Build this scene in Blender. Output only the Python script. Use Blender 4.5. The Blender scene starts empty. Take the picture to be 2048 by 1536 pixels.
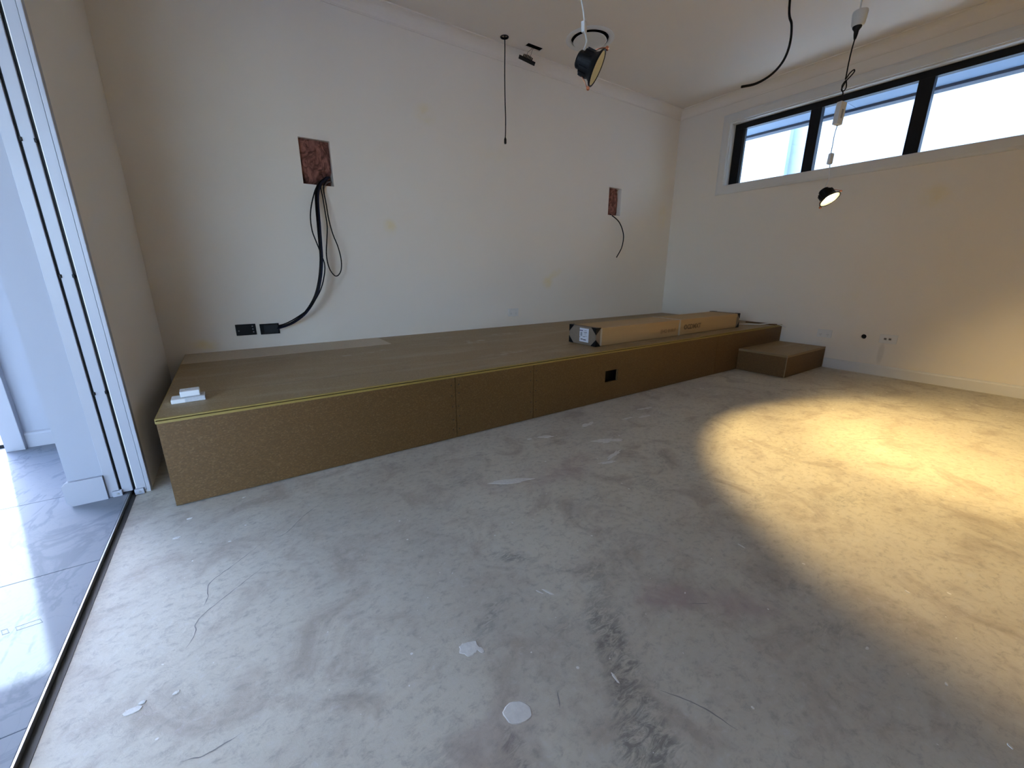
import bpy, bmesh, math, random
import numpy as np
from mathutils import Vector, Matrix, noise as mnoise

random.seed(7)
scene = bpy.context.scene
COL = scene.collection

# ------------------------------------------------------------------ camera
CAM = Vector((-4.71787, -3.39764, 0.90465))
RX = Vector((0.826977, -0.562235, 0.000812))
UP = Vector((0.150354, 0.222544, 0.963259))
FW = Vector((0.541759, 0.796471, -0.268573))
cd = bpy.data.cameras.new('camera')
cd.sensor_width = 36.0
cd.lens = 14.2796
cd.clip_start = 0.02
cd.clip_end = 200
cam = bpy.data.objects.new('camera', cd)
COL.objects.link(cam)
m3 = Matrix((RX, UP, -FW)).transposed()
cam.matrix_world = Matrix.Translation(CAM) @ m3.to_4x4()
scene.camera = cam

# ------------------------------------------------------------------ world, sun, exposure
scene.view_settings.view_transform = 'Standard'
scene.view_settings.look = 'None'
scene.view_settings.gamma = 1.0
scene.view_settings.use_curve_mapping = False
scene.view_settings.exposure = 2.08
scene.cycles.max_bounces = 6
scene.cycles.diffuse_bounces = 4
scene.cycles.glossy_bounces = 2
scene.cycles.adaptive_threshold = 0.4
SKY_STRENGTH = 0.55
SUN_ENERGY = 2.2
SUN_EL = math.radians(43)
SUN_H = Vector((0.31, -0.951, 0)).normalized()          # horizontal travel of sunlight

world = bpy.data.worlds.new('world')
scene.world = world
world.use_nodes = True
wn = world.node_tree.nodes
wl = world.node_tree.links
bg = wn['Background']
sky = wn.new('ShaderNodeTexSky')
sky.sky_type = 'NISHITA'
sky.sun_disc = False
sky.sun_elevation = SUN_EL
sky.sun_rotation = math.atan2(-SUN_H.x, -SUN_H.y)
sky.air_density = 1.0
sky.dust_density = 1.0
sky.ozone_density = 1.5
tint = wn.new('ShaderNodeMix')                        # camera white balance sits towards tungsten
tint.data_type = 'RGBA'
tint.blend_type = 'MULTIPLY'
tint.inputs[0].default_value = 1.0
tint.inputs[7].default_value = (0.83, 0.93, 1.14, 1.0)
wl.new(sky.outputs[0], tint.inputs[6])
wl.new(tint.outputs[2], bg.inputs[0])
bg.inputs[1].default_value = SKY_STRENGTH

sd = bpy.data.lights.new('sun', 'SUN')
sd.energy = SUN_ENERGY
sd.angle = math.radians(0.53)
sd.color = (0.74, 0.90, 1.0)
sun = bpy.data.objects.new('sun', sd)
COL.objects.link(sun)
sun.rotation_euler = Vector((SUN_H.x * math.cos(SUN_EL), SUN_H.y * math.cos(SUN_EL), -math.sin(SUN_EL))).to_track_quat('-Z', 'Y').to_euler()
sun.location = (-8, 8, 9)


def portal(name, loc, direction, sx, sy):
    d = bpy.data.lights.new(name, 'AREA')
    d.shape = 'RECTANGLE'
    d.size, d.size_y = sx, sy
    d.cycles.is_portal = True
    o = bpy.data.objects.new(name, d)
    COL.objects.link(o)
    o.location = loc
    o.rotation_euler = Vector(direction).to_track_quat('-Z', 'Y').to_euler()


portal('sky_portal_window', (0.30, -1.78, 2.12), (-1, 0, 0), 2.3, 0.66)
portal('sky_portal_glass_door', (-7.0, -0.08, 1.12), (0, -1, 0), 2.5, 2.25)
portal('sky_portal_hall_west', (-9.95, -5.08, 1.25), (1, 0, 0), 3.35, 2.5)
portal('sky_portal_hall_rear', (-7.52, -7.2, 1.25), (0, 1, 0), 3.55, 2.5)

# ------------------------------------------------------------------ material helpers
MATS = {}


def rgb(r, g, b):
    return (r, g, b, 1.0)


def new_mat(name):
    m = bpy.data.materials.new(name)
    m.use_nodes = True
    nt = m.node_tree
    b = nt.nodes['Principled BSDF']
    MATS[name] = m
    return m, nt, b


class G:
    """small node-graph helper"""
    def __init__(self, nt):
        self.nt = nt
        self.pos = None

    def n(self, t, **kw):
        nd = self.nt.nodes.new(t)
        for k, v in kw.items():
            setattr(nd, k, v)
        return nd

    def link(self, a, b):
        self.nt.links.new(a, b)

    def position(self):
        if self.pos is None:
            self.pos = self.n('ShaderNodeNewGeometry').outputs['Position']
        return self.pos

    def val(self, sock, v):
        if hasattr(v, 'is_linked') or hasattr(v, 'links'):
            self.link(v, sock)
        else:
            sock.default_value = v

    def math(self, op, a, b=0.0, c=None, clamp=False):
        nd = self.n('ShaderNodeMath', operation=op, use_clamp=clamp)
        self.val(nd.inputs[0], a)
        self.val(nd.inputs[1], b)
        if c is not None:
            self.val(nd.inputs[2], c)
        return nd.outputs[0]

    def noise(self, scale, detail=4, rough=0.5, vec=None, stretch=None, dist=0.0, off=(0, 0, 0)):
        v = vec or self.position()
        mp = self.n('ShaderNodeMapping')
        mp.inputs['Scale'].default_value = stretch or (1, 1, 1)
        mp.inputs['Location'].default_value = off
        self.link(v, mp.inputs[0])
        nd = self.n('ShaderNodeTexNoise')
        nd.inputs['Scale'].default_value = scale
        nd.inputs['Detail'].default_value = detail
        nd.inputs['Roughness'].default_value = rough
        nd.inputs['Distortion'].default_value = dist
        self.link(mp.outputs[0], nd.inputs['Vector'])
        return nd.outputs[0]

    def ramp(self, fac, lo, hi):
        nd = self.n('ShaderNodeMapRange', interpolation_type='SMOOTHSTEP')
        self.link(fac, nd.inputs[0])
        nd.inputs[1].default_value = lo
        nd.inputs[2].default_value = hi
        return nd.outputs[0]

    def mix(self, fac, a, b, blend='MIX'):
        nd = self.n('ShaderNodeMix', data_type='RGBA', blend_type=blend)
        self.val(nd.inputs[0], fac)
        self.val(nd.inputs[6], a)
        self.val(nd.inputs[7], b)
        return nd.outputs[2]

    def bump(self, height, strength=0.2, dist=0.01):
        nd = self.n('ShaderNodeBump')
        nd.inputs['Strength'].default_value = strength
        nd.inputs['Distance'].default_value = dist
        self.link(height, nd.inputs['Height'])
        return nd.outputs[0]

    def blobs(self, lst, vec=None, axes='xy', edge=0.0):
        """sum of soft elliptical stains: (u, v, ru, rv, rot_deg, strength)"""
        v = vec or self.position()
        tot = None
        for (cu, cv, ru, rv, rot, st) in lst:
            mp = self.n('ShaderNodeMapping', vector_type='TEXTURE')
            if axes == 'xy':
                mp.inputs['Location'].default_value = (cu, cv, 0)
                mp.inputs['Rotation'].default_value = (0, 0, math.radians(rot))
                mp.inputs['Scale'].default_value = (ru, rv, 1e4)
            elif axes == 'xz':
                mp.inputs['Location'].default_value = (cu, 0, cv)
                mp.inputs['Rotation'].default_value = (0, -math.radians(rot), 0)
                mp.inputs['Scale'].default_value = (ru, 1e4, rv)
            else:
                mp.inputs['Location'].default_value = (0, cu, cv)
                mp.inputs['Scale'].default_value = (1e4, ru, rv)
            self.link(v, mp.inputs[0])
            ln = self.n('ShaderNodeVectorMath', operation='LENGTH')
            self.link(mp.outputs[0], ln.inputs[0])
            mr = self.n('ShaderNodeMapRange', interpolation_type='SMOOTHSTEP')
            self.link(ln.outputs['Value'], mr.inputs[0])
            mr.inputs[1].default_value = 1.0
            mr.inputs[2].default_value = edge
            mr.inputs[3].default_value = 0.0
            mr.inputs[4].default_value = st
            tot = mr.outputs[0] if tot is None else self.math('ADD', tot, mr.outputs[0])
        return tot

    def polylines(self, lst, width, vec=None):
        """thin line stains on the xy plane; lst = list of point lists"""
        v = vec or self.position()
        best = None
        for pts in lst:
            for (a, b) in zip(pts[:-1], pts[1:]):
                # distance to segment via mapping into segment space
                dx, dy = b[0] - a[0], b[1] - a[1]
                L = math.hypot(dx, dy)
                mp = self.n('ShaderNodeMapping', vector_type='TEXTURE')
                mp.inputs['Location'].default_value = ((a[0] + b[0]) / 2, (a[1] + b[1]) / 2, 0)
                mp.inputs['Rotation'].default_value = (0, 0, math.atan2(dy, dx))
                self.link(v, mp.inputs[0])
                ab = self.n('ShaderNodeVectorMath', operation='ABSOLUTE')
                self.link(mp.outputs[0], ab.inputs[0])
                sb = self.n('ShaderNodeVectorMath', operation='SUBTRACT')
                self.link(ab.outputs[0], sb.inputs[0])
                sb.inputs[1].default_value = (L / 2, 0, 0)
                mx = self.n('ShaderNodeVectorMath', operation='MAXIMUM')
                self.link(sb.outputs[0], mx.inputs[0])
                mx.inputs[1].default_value = (0, 0, -1)
                ml = self.n('ShaderNodeVectorMath', operation='MULTIPLY')
                self.link(mx.outputs[0], ml.inputs[0])
                ml.inputs[1].default_value = (1, 1, 0)
                ln = self.n('ShaderNodeVectorMath', operation='LENGTH')
                self.link(ml.outputs[0], ln.inputs[0])
                d = ln.outputs['Value']
                best = d if best is None else self.math('MINIMUM', best, d)
        return self.ramp(best, width, width * 0.3)


def simple(name, col, rough=0.5, metal=0.0, spec=0.5, noise_amt=0.0, noise_scale=30, bump=0.0):
    m, nt, b = new_mat(name)
    g = G(nt)
    c = rgb(*col)
    b.inputs['Roughness'].default_value = rough
    b.inputs['Metallic'].default_value = metal
    b.inputs['Specular IOR Level'].default_value = spec
    nz = g.noise(noise_scale, 4, 0.55)
    dark = rgb(*[v * (1 - noise_amt) for v in col])
    g.link(g.mix(nz, dark, c), b.inputs['Base Color'])
    if bump:
        g.link(g.bump(nz, bump, 0.003), b.inputs['Normal'])
    return m


# plain materials
M_CEIL = simple('ceiling_paint', (0.87, 0.80, 0.71), 0.7, noise_amt=0.03, noise_scale=3)
M_TRIM = simple('trim_paint', (0.74, 0.73, 0.70), 0.45, noise_amt=0.02)
M_DOOR = simple('door_laminate_darkened', (0.40, 0.395, 0.42), 0.35, noise_amt=0.02)  # white laminate, its colour darkened to offset the too bright hall light
M_HALLW = simple('hall_wall_paint_darkened', (0.37, 0.375, 0.41), 0.6, noise_amt=0.02)  # white hall walls with shade put into the paint against excess light
M_BLACKMETAL = simple('black_aluminium', (0.005, 0.006, 0.009), 0.4, spec=.25, noise_amt=0.2)
M_BLACKPL = simple('black_plastic', (0.004, 0.004, 0.005), 0.45, spec=.22, noise_amt=0.2)
M_CABLE = simple('black_cable_sheath', (0.004, 0.004, 0.005), 0.5, spec=.2, noise_amt=0.2)
M_CABLEBLUE = simple('dark_blue_cable_sheath', (0.005, 0.007, 0.03), 0.45, spec=.25, noise_amt=0.2)
M_WHITEPL = simple('white_plastic', (0.78, 0.77, 0.74), 0.35, noise_amt=0.03)
M_GREYPL = simple('grey_slot', (0.12, 0.11, 0.10), 0.6)
M_YELLOW = simple('yellow_tongue_plastic', (0.36, 0.25, 0.06), 0.5, noise_amt=0.25, noise_scale=60)
M_ALU = simple('brushed_aluminium', (0.42, 0.42, 0.40), 0.45, metal=1.0, noise_amt=0.2, noise_scale=80)
M_DARKALU = simple('dark_channel', (0.05, 0.047, 0.042), 0.6, noise_amt=0.3, noise_scale=60)
M_COPPER = simple('copper_spring', (0.75, 0.32, 0.2), 0.25, metal=1.0)
M_REFLECT = simple('lamp_reflector', (0.90, 0.85, 0.60), 0.3, noise_amt=0.02)
M_TAPE = simple('packing_tape', (0.52, 0.46, 0.36), 0.3, noise_amt=0.2)
M_PAPER = simple('label_paper', (0.72, 0.74, 0.80), 0.6, noise_amt=0.05, noise_scale=200)
M_INK = simple('dark_ink', (0.035, 0.028, 0.022), 0.7)
M_INKBLUE = simple('violet_ink', (0.05, 0.045, 0.14), 0.7)
M_INKFADE = simple('faded_ink', (0.20, 0.135, 0.07), 0.7)
M_RENDERWALL = simple('neighbour_render', (0.50, 0.53, 0.56), 0.8, noise_amt=0.03)
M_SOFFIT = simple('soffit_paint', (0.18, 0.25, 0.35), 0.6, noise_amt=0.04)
M_FASCIA = simple('gutter_dark_steel', (0.035, 0.05, 0.075), 0.5, noise_amt=0.1)
M_PAVING = simple('outdoor_paving', (0.55, 0.53, 0.50), 0.8, noise_amt=0.2, noise_scale=4)
M_ROOF = simple('roof_sheet', (0.2, 0.2, 0.2), 0.6)
M_PLASTER = simple('dried_plaster', (0.86, 0.83, 0.77), 0.85, noise_amt=0.3, noise_scale=70, bump=0.3)
M_PENCIL = simple('pencil_line', (0.10, 0.12, 0.14), 0.7)
M_RAWEDGE = simple('raw_board_edge', (0.33, 0.24, 0.15), 0.8, noise_amt=0.3, noise_scale=200)
M_SCREW = simple('screw_head', (0.05, 0.035, 0.025), 0.5, metal=0.3)
M_TIMBER = simple('cavity_timber', (0.35, 0.25, 0.15), 0.8, noise_amt=0.4, noise_scale=40)
M_WRAP = simple('clear_wrap', (0.66, 0.66, 0.66), 0.2, noise_amt=0.25, noise_scale=120)


def wall_mat(name, col, axes, patches, smudges=()):
    m, nt, b = new_mat(name)
    g = G(nt)
    big = g.noise(1.3, 4, 0.5)
    c = g.mix(big, rgb(*[v * 0.955 for v in col]), rgb(*col))
    wob = g.noise(9, 3, 0.6)
    if patches:
        msk = g.blobs(patches, axes=axes, edge=0.2)
        msk = g.math('MULTIPLY', msk, g.ramp(wob, 0.25, 0.75))
        c = g.mix(msk, c, rgb(col[0] * 0.97, col[1] * 0.88, col[2] * 0.55))
    if smudges:
        msk = g.blobs(smudges, axes=axes, edge=0.45)
        c = g.mix(msk, c, rgb(col[0] * 0.55, col[1] * 0.53, col[2] * 0.5))
    g.link(c, b.inputs['Base Color'])
    b.inputs['Roughness'].default_value = 0.62
    fine = g.noise(260, 3, 0.6)
    g.link(g.bump(fine, 0.12, 0.002), b.inputs['Normal'])
    return m


WALLC = (0.89, 0.825, 0.725)
M_WALLB = wall_mat('wall_paint_back', WALLC, 'xz', [
    (-3.582, 1.235, .075, .085, 0, .8), (-1.961, .787, .10, .09, 0, .7), (-1.86, .875, .12, .06, 20, .6),
    (-4.90, .42, .12, .06, 0, .8), (-3.236, 2.09, .12, .10, 0, .5), (-.17, 1.56, .12, .22, 0, .35), (-2.6, 1.9, .3, .1, 10, .2)])
M_WALLR = wall_mat('wall_paint_right', (0.86, 0.80, 0.71), 'yz', [(-2.40, 1.48, .14, .12, 0, .55), (-2.0, .62, .12, .2, 0, .2)],
                   [(-2.30, .20, .028, .125, 0, .32)])
M_WALLL = wall_mat('wall_paint_left', WALLC, 'yz', [])


# bare concrete floor ------------------------------------------------
DARK = [
    (-4.075, -2.47, .085, .030, -38, .95), (-3.98, -2.60, .11, .022, -40, .5), (-3.93, -2.70, .13, .05, 60, .45),
    (-4.03, -2.82, .10, .055, 70, .95), (-4.08, -2.92, .11, .055, 62, 1.0), (-4.15, -3.02, .10, .065, 60, 1.0), (-4.18, -3.09, .12, .07, 30, .8),
    (-4.39, -2.93, .075, .018, 95, .95), (-4.42, -2.98, .07, .05, 0, .6), (-4.25, -2.61, .08, .02, 30, .6), (-4.30, -2.655, .06, .03, 10, .5), (-4.12, -2.765, .07, .025, 10, .5),
    (-3.99, -1.935, .13, .035, 8, .6), (-3.80, -2.43, .12, .02, 20, .3), (-3.72, -2.66, .09, .02, 15, .4), (-3.60, -2.36, .1, .05, 0, .35), (-3.31, -2.42, .14, .05, 70, .5), (-3.05, -2.28, .14, .07, 60, .4),
    (-4.52, -2.86, .10, .06, 40, .35), (-4.60, -2.62, .12, .05, 20, .3), (-3.35, -1.83, .14, .02, 5, .55), (-2.95, -1.93, .12, .015, 8, .5), (-3.23, -1.90, .18, .02, 12, .35),
    (-4.30, -2.22, .12, .03, 15, .25), (-4.55, -1.95, .1, .04, 10, .3), (-3.45, -3.05, .12, .03, -50, .35),
    (-2.45, -2.62, .28, .05, 12, .35), (-2.15, -2.80, .25, .06, 25, .35), (-2.75, -2.95, .2, .06, -20, .4), (-1.5, -2.6, .3, .04, -15, .35), (-3.1, -2.75, .2, .05, 10, .3), (-3.55, -3.16, .12, .03, -30, .45)]
RED = [(-3.80, -2.86, .12, .06, -30, .8), (-3.66, -2.99, .12, .06, -40, .6), (-4.42, -2.88, .14, .1, 0, .25), (-3.55, -2.10, .3, .12, 0, .5), (-3.9, -2.05, .2, .1, 0, .25)]
CHALK = [(-3.20, -2.02, .12, .07, 10, .8), (-3.06, -1.96, .12, .05, 0, .8), (-2.62, -1.84, .18, .05, 0, .7), (-2.35, -1.66, .35, .05, 0, .6), (-3.02, -1.735, .12, .035, 10, .9),
         (-2.25, -2.55, .18, .03, 60, .6), (-2.05, -2.85, .12, .08, 0, .5), (-5.02, -2.0, .05, .55, 4, .2), (-4.88, -2.33, .1, .02, 40, .3), (-4.86, -2.48, .09, .012, 35, .4)]


def concrete():
    m, nt, b = new_mat('bare_concrete')
    g = G(nt)
    broad = g.noise(1.1, 3, 0.6, dist=0.6)
    mid = g.noise(5.5, 4, 0.65, dist=0.8)
    fine = g.noise(34, 6, 0.74, stretch=(1, 1.25, 1), dist=.3)
    scuff = g.noise(22, 5, 0.75, stretch=(1, 2.6, 1), dist=1.2)
    at_ = g.n('ShaderNodeAttribute', attribute_name='stains')
    sp_ = g.n('ShaderNodeSeparateColor')
    g.link(at_.outputs['Color'], sp_.inputs[0])
    dark, red, chalk = sp_.outputs
    c = g.mix(g.ramp(broad, .3, .7), rgb(.52, .475, .39), rgb(.64, .595, .49))
    c = g.mix(g.math('MULTIPLY', g.ramp(mid, .45, .72), .7), c, rgb(.36, .30, .24))
    c = g.mix(g.math('MULTIPLY', g.ramp(fine, .47, .72), .6), c, rgb(.29, .26, .225))
    c = g.mix(g.math('MULTIPLY', g.ramp(fine, .46, .28), .45), c, rgb(.62, .60, .57))
    dk = g.math('MULTIPLY', dark, g.ramp(scuff, .38, .62), clamp=True)
    c = g.mix(g.math('MULTIPLY', dk, .80), c, rgb(.17, .16, .145))
    c = g.mix(g.math('MULTIPLY', red, g.ramp(mid, .3, .6)), c, rgb(.39, .30, .275))
    ck = g.math('MULTIPLY', chalk, g.ramp(scuff, .45, .7), clamp=True)
    c = g.mix(g.math('MULTIPLY', ck, .7), c, rgb(.70, .68, .64))
    g.link(c, b.inputs['Base Color'])
    b.inputs['Roughness'].default_value = .6
    g.link(g.bump(fine, .28, .004), b.inputs['Normal'])
    return m


M_CONC = concrete()


def particle(name, base, dark, light, rough, spec=0.4, dusty=0.0, scale=220):
    m, nt, b = new_mat(name)
    g = G(nt)
    broad = g.noise(2.2, 4, .6)
    chip = g.n('ShaderNodeTexVoronoi')
    chip.inputs['Scale'].default_value = scale
    mp = g.n('ShaderNodeMapping')
    mp.inputs['Scale'].default_value = (1, 1, 1.5)
    g.link(g.position(), mp.inputs[0])
    g.link(mp.outputs[0], chip.inputs['Vector'])
    sep = g.n('ShaderNodeSeparateColor')
    g.link(chip.outputs['Color'], sep.inputs[0])
    c = g.mix(g.ramp(sep.outputs[0], .2, 1.0), rgb(*dark), rgb(*base))
    c = g.mix(g.math('MULTIPLY', g.ramp(sep.outputs[1], .8, 1.0), .6), c, rgb(*light))
    c = g.mix(g.math('MULTIPLY', g.ramp(g.noise(18, 5, .65), .52, .8), .55), c, rgb(*dark))
    c = g.mix(g.math('MULTIPLY', g.ramp(broad, .5, .8), .25), c, rgb(*light))
    if dusty:
        du = g.noise(3.0, 6, .65, stretch=(.45, 2.2, 1), dist=.4)
        c = g.mix(g.math('MULTIPLY', g.ramp(du, .45, .75), dusty), c, rgb(.45, .37, .26))
        st = g.blobs([(-3.18, -.62, .16, .10, 0, .8), (-2.78, -.40, .22, .06, 0, .6), (-4.0, -.60, .35, .04, 12, .6), (-3.3, -.30, .2, .05, 0, .6), (-4.85, -.20, .10, .05, 0, .7), (-3.25, -1.15, .3, .08, 8, .4)], edge=.1)
        c = g.mix(g.math('MULTIPLY', st, g.ramp(g.noise(16, 4, .6), .42, .68)), c, rgb(.55, .49, .40))
        ln = g.polylines([[(-4.874, -1.137), (-3.929, -1.201)], [(-3.85, -1.19), (-2.7, -1.21)]], .006)
        c = g.mix(g.math('MULTIPLY', ln, .4), c, rgb(.10, .085, .065))
    g.link(c, b.inputs['Base Color'])
    b.inputs['Roughness'].default_value = rough
    b.inputs['Specular IOR Level'].default_value = spec
    g.link(g.bump(sep.outputs[0], .1, .001), b.inputs['Normal'])
    return m


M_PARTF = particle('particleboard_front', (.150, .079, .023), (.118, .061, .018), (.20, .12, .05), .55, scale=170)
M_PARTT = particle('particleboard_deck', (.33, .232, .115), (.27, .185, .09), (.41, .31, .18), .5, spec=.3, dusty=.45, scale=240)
M_PARTSTRIP = particle('particleboard_pale_deck', (.54, .44, .31), (.47, .38, .27), (.60, .50, .37), .5, spec=.4, scale=240)


def cardboard():
    m, nt, b = new_mat('cardboard')
    g = G(nt)
    v = g.position()
    fl = g.noise(9, 5, .6, stretch=(.3, 3, 3))
    fib = g.noise(160, 3, .6, stretch=(.3, 1, 1))
    c = g.mix(fl, rgb(.44, .29, .135), rgb(.54, .37, .18))
    c = g.mix(g.math('MULTIPLY', fib, .3), c, rgb(.38, .25, .12))
    g.link(c, b.inputs['Base Color'])
    b.inputs['Roughness'].default_value = .7
    g.link(g.bump(fib, .1, .001), b.inputs['Normal'])
    return m


M_CARD = cardboard()
M_CARDEND = simple('grey_card_end', (.25, .19, .135), .75, noise_amt=.3, noise_scale=40)


def marble():
    m, nt, b = new_mat('marble_tile')
    g = G(nt)
    d1 = g.noise(1.6, 6, .6, stretch=(2.2, 1, 1), dist=1.6)
    vein = g.ramp(g.math('ABSOLUTE', g.math('SUBTRACT', d1, .5)), .035, .0)
    d2 = g.noise(4.5, 5, .6, dist=2.0)
    vein2 = g.ramp(g.math('ABSOLUTE', g.math('SUBTRACT', d2, .5)), .02, .0)
    cloud = g.noise(1.1, 4, .6)
    c = g.mix(cloud, rgb(.215, .23, .26), rgb(.265, .28, .305))
    c = g.mix(g.math('MULTIPLY', vein, .55), c, rgb(.145, .16, .19))
    c = g.mix(g.math('MULTIPLY', vein2, .25), c, rgb(.17, .185, .22))
    spot = g.ramp(g.noise(26, 2, .5), .74, .80)
    c = g.mix(g.math('MULTIPLY', spot, .5), c, rgb(.2, .22, .26))
    g.link(c, b.inputs['Base Color'])
    b.inputs['Roughness'].default_value = .5
    b.inputs['Specular IOR Level'].default_value = .06
    return m


M_MARBLE = marble()


def insulation_mat():
    m, nt, b = new_mat('pink_insulation')
    g = G(nt)
    a = g.noise(15, 5, .6, dist=1.8, stretch=(1.3, 1, .8))
    f_ = g.noise(150, 4, .7, dist=1.0)
    c = g.mix(g.ramp(a, .34, .66), rgb(.06, .014, .010), rgb(.40, .165, .125))
    c = g.mix(g.math('MULTIPLY', f_, .3), c, rgb(.36, .17, .12))
    g.link(c, b.inputs['Base Color'])
    b.inputs['Roughness'].default_value = .9
    g.link(g.bump(g.math('ADD', a, f_), .6, .008), b.inputs['Normal'])
    return m


M_INS = insulation_mat()


def glass_mat():
    m, nt, b = new_mat('window_glass')
    nt.nodes.remove(b)
    g = G(nt)
    out = nt.nodes['Material Output']
    tr = g.n('ShaderNodeBsdfTransparent')
    tr.inputs[0].default_value = rgb(.92, .96, .96)
    gl = g.n('ShaderNodeBsdfGlossy')
    gl.inputs['Roughness'].default_value = .02
    lw = g.n('ShaderNodeLayerWeight')
    lw.inputs[0].default_value = .5
    fac = g.math('MULTIPLY_ADD', g.math('POWER', lw.outputs['Facing'], 5.0), .9, .04)
    mx = g.n('ShaderNodeMixShader')
    g.link(fac, mx.inputs[0])
    g.link(tr.outputs[0], mx.inputs[1])
    g.link(gl.outputs[0], mx.inputs[2])
    g.link(mx.outputs[0], out.inputs[0])
    return m


M_GLASS = glass_mat()


def emit_mat(name, col, strength):
    m, nt, b = new_mat(name)
    b.inputs['Base Color'].default_value = rgb(*col)
    b.inputs['Emission Color'].default_value = rgb(*col)
    b.inputs['Emission Strength'].default_value = strength
    return m


M_LED = emit_mat('led_disc_lit', (1.0, .86, .58), 14.0)
M_LEDOFF = simple('led_disc_unlit', (.90, .84, .56), .5)

# ------------------------------------------------------------------ mesh helpers


def link(name, me, mat=None, parent=None):
    o = bpy.data.objects.new(name, me)
    COL.objects.link(o)
    if mat is not None:
        me.materials.append(mat)
    if parent is not None:
        o.parent = parent
    return o


def tag(o, label=None, cat=None, group=None, kind=None):
    if label:
        o['label'] = label
    if cat:
        o['category'] = cat
    if group:
        o['group'] = group
    if kind:
        o['kind'] = kind
    return o


def empty(name, loc=(0, 0, 0), rot=None):
    o = bpy.data.objects.new(name, None)
    o.empty_display_size = .05
    COL.objects.link(o)
    o.location = loc
    if rot is not None:
        o.rotation_euler = rot
    return o


def from_bm(name, bm, mat, parent=None, smooth=False):
    bmesh.ops.recalc_face_normals(bm, faces=bm.faces)
    me = bpy.data.meshes.new(name)
    bm.to_mesh(me)
    bm.free()
    if smooth:
        for p in me.polygons:
            p.use_smooth = True
    return link(name, me, mat, parent)


def add_box(bm, lo, hi, bevel=0.0, mat_index=0):
    vs = [bm.verts.new((x, y, z)) for x in (lo[0], hi[0]) for y in (lo[1], hi[1]) for z in (lo[2], hi[2])]
    F = [(0, 1, 3, 2), (4, 6, 7, 5), (0, 4, 5, 1), (2, 3, 7, 6), (0, 2, 6, 4), (1, 5, 7, 3)]
    fs = [bm.faces.new([vs[i] for i in f]) for f in F]
    if bevel:
        es = list({e for f in fs for e in f.edges})
        bmesh.ops.bevel(bm, geom=es, offset=bevel, segments=2, affect='EDGES', profile=.5)
    return fs


def box(name, lo, hi, mat, parent=None, bevel=0.0):
    bm = bmesh.new()
    add_box(bm, lo, hi, bevel)
    return from_bm(name, bm, mat, parent)


def catmull(pts, n=8):
    P = [Vector(p) for p in pts]
    P = [P[0] * 2 - P[1]] + P + [P[-1] * 2 - P[-2]]
    out = []
    for i in range(1, len(P) - 2):
        p0, p1, p2, p3 = P[i - 1], P[i], P[i + 1], P[i + 2]
        for k in range(n):
            t = k / n
            out.append(.5 * ((2 * p1) + (-p0 + p2) * t + (2 * p0 - 5 * p1 + 4 * p2 - p3) * t * t + (-p0 + 3 * p1 - 3 * p2 + p3) * t ** 3))
    out.append(P[-2].copy())
    return out


def add_tube(bm, pts, rad, seg=8, smooth_n=8, straight=False):
    P = [Vector(p) for p in pts] if straight else catmull(pts, smooth_n)
    rads = rad if isinstance(rad, (list, tuple)) else [rad] * len(P)
    prev = None
    rings = []
    for i, p in enumerate(P):
        t = (P[min(i + 1, len(P) - 1)] - P[max(i - 1, 0)]).normalized()
        if prev is None:
            a = Vector((0, 0, 1)) if abs(t.z) < .9 else Vector((1, 0, 0))
            nrm = t.cross(a).normalized()
        else:
            nrm = (prev - t * prev.dot(t)).normalized()
        prev = nrm
        bi = t.cross(nrm)
        r_ = rads[i]
        rings.append([bm.verts.new(p + (nrm * math.cos(2 * math.pi * k / seg) + bi * math.sin(2 * math.pi * k / seg)) * r_) for k in range(seg)])
    for a, b in zip(rings[:-1], rings[1:]):
        for k in range(seg):
            bm.faces.new((a[k], a[(k + 1) % seg], b[(k + 1) % seg], b[k]))
    bm.faces.new(rings[0][::-1])
    bm.faces.new(rings[-1])


def tube(name, pts, rad, mat, parent=None, seg=8, n=8, straight=False):
    bm = bmesh.new()
    add_tube(bm, pts, rad, seg, n, straight)
    return from_bm(name, bm, mat, parent, smooth=True)


def add_lathe(bm, prof, seg=32, closed=True, M=None):
    rings = []
    for (r_, z) in prof:
        if r_ < 1e-6:
            rings.append([bm.verts.new((0, 0, z))])
        else:
            rings.append([bm.verts.new((r_ * math.cos(2 * math.pi * k / seg), r_ * math.sin(2 * math.pi * k / seg), z)) for k in range(seg)])
    pairs = list(zip(rings[:-1], rings[1:]))
    if closed:
        pairs.append((rings[-1], rings[0]))
    for a, b in pairs:
        for k in range(seg):
            k2 = (k + 1) % seg
            if len(a) == 1 and len(b) == 1:
                break
            if len(a) == 1:
                bm.faces.new((a[0], b[k2], b[k]))
            elif len(b) == 1:
                bm.faces.new((a[k], a[k2], b[0]))
            else:
                bm.faces.new((a[k], a[k2], b[k2], b[k]))
    if M is not None:
        bmesh.ops.transform(bm, matrix=M, verts=[v for r_ in rings for v in r_])


def lathe(name, prof, mat, parent=None, seg=32, closed=True, M=None, smooth=True):
    bm = bmesh.new()
    add_lathe(bm, prof, seg, closed, M)
    o = from_bm(name, bm, mat, parent, smooth=False)
    if smooth:
        for p in o.data.polygons:
            p.use_smooth = True
        try:
            o.data.set_sharp_from_angle(angle=math.radians(40))
        except Exception:
            pass
    return o


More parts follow.
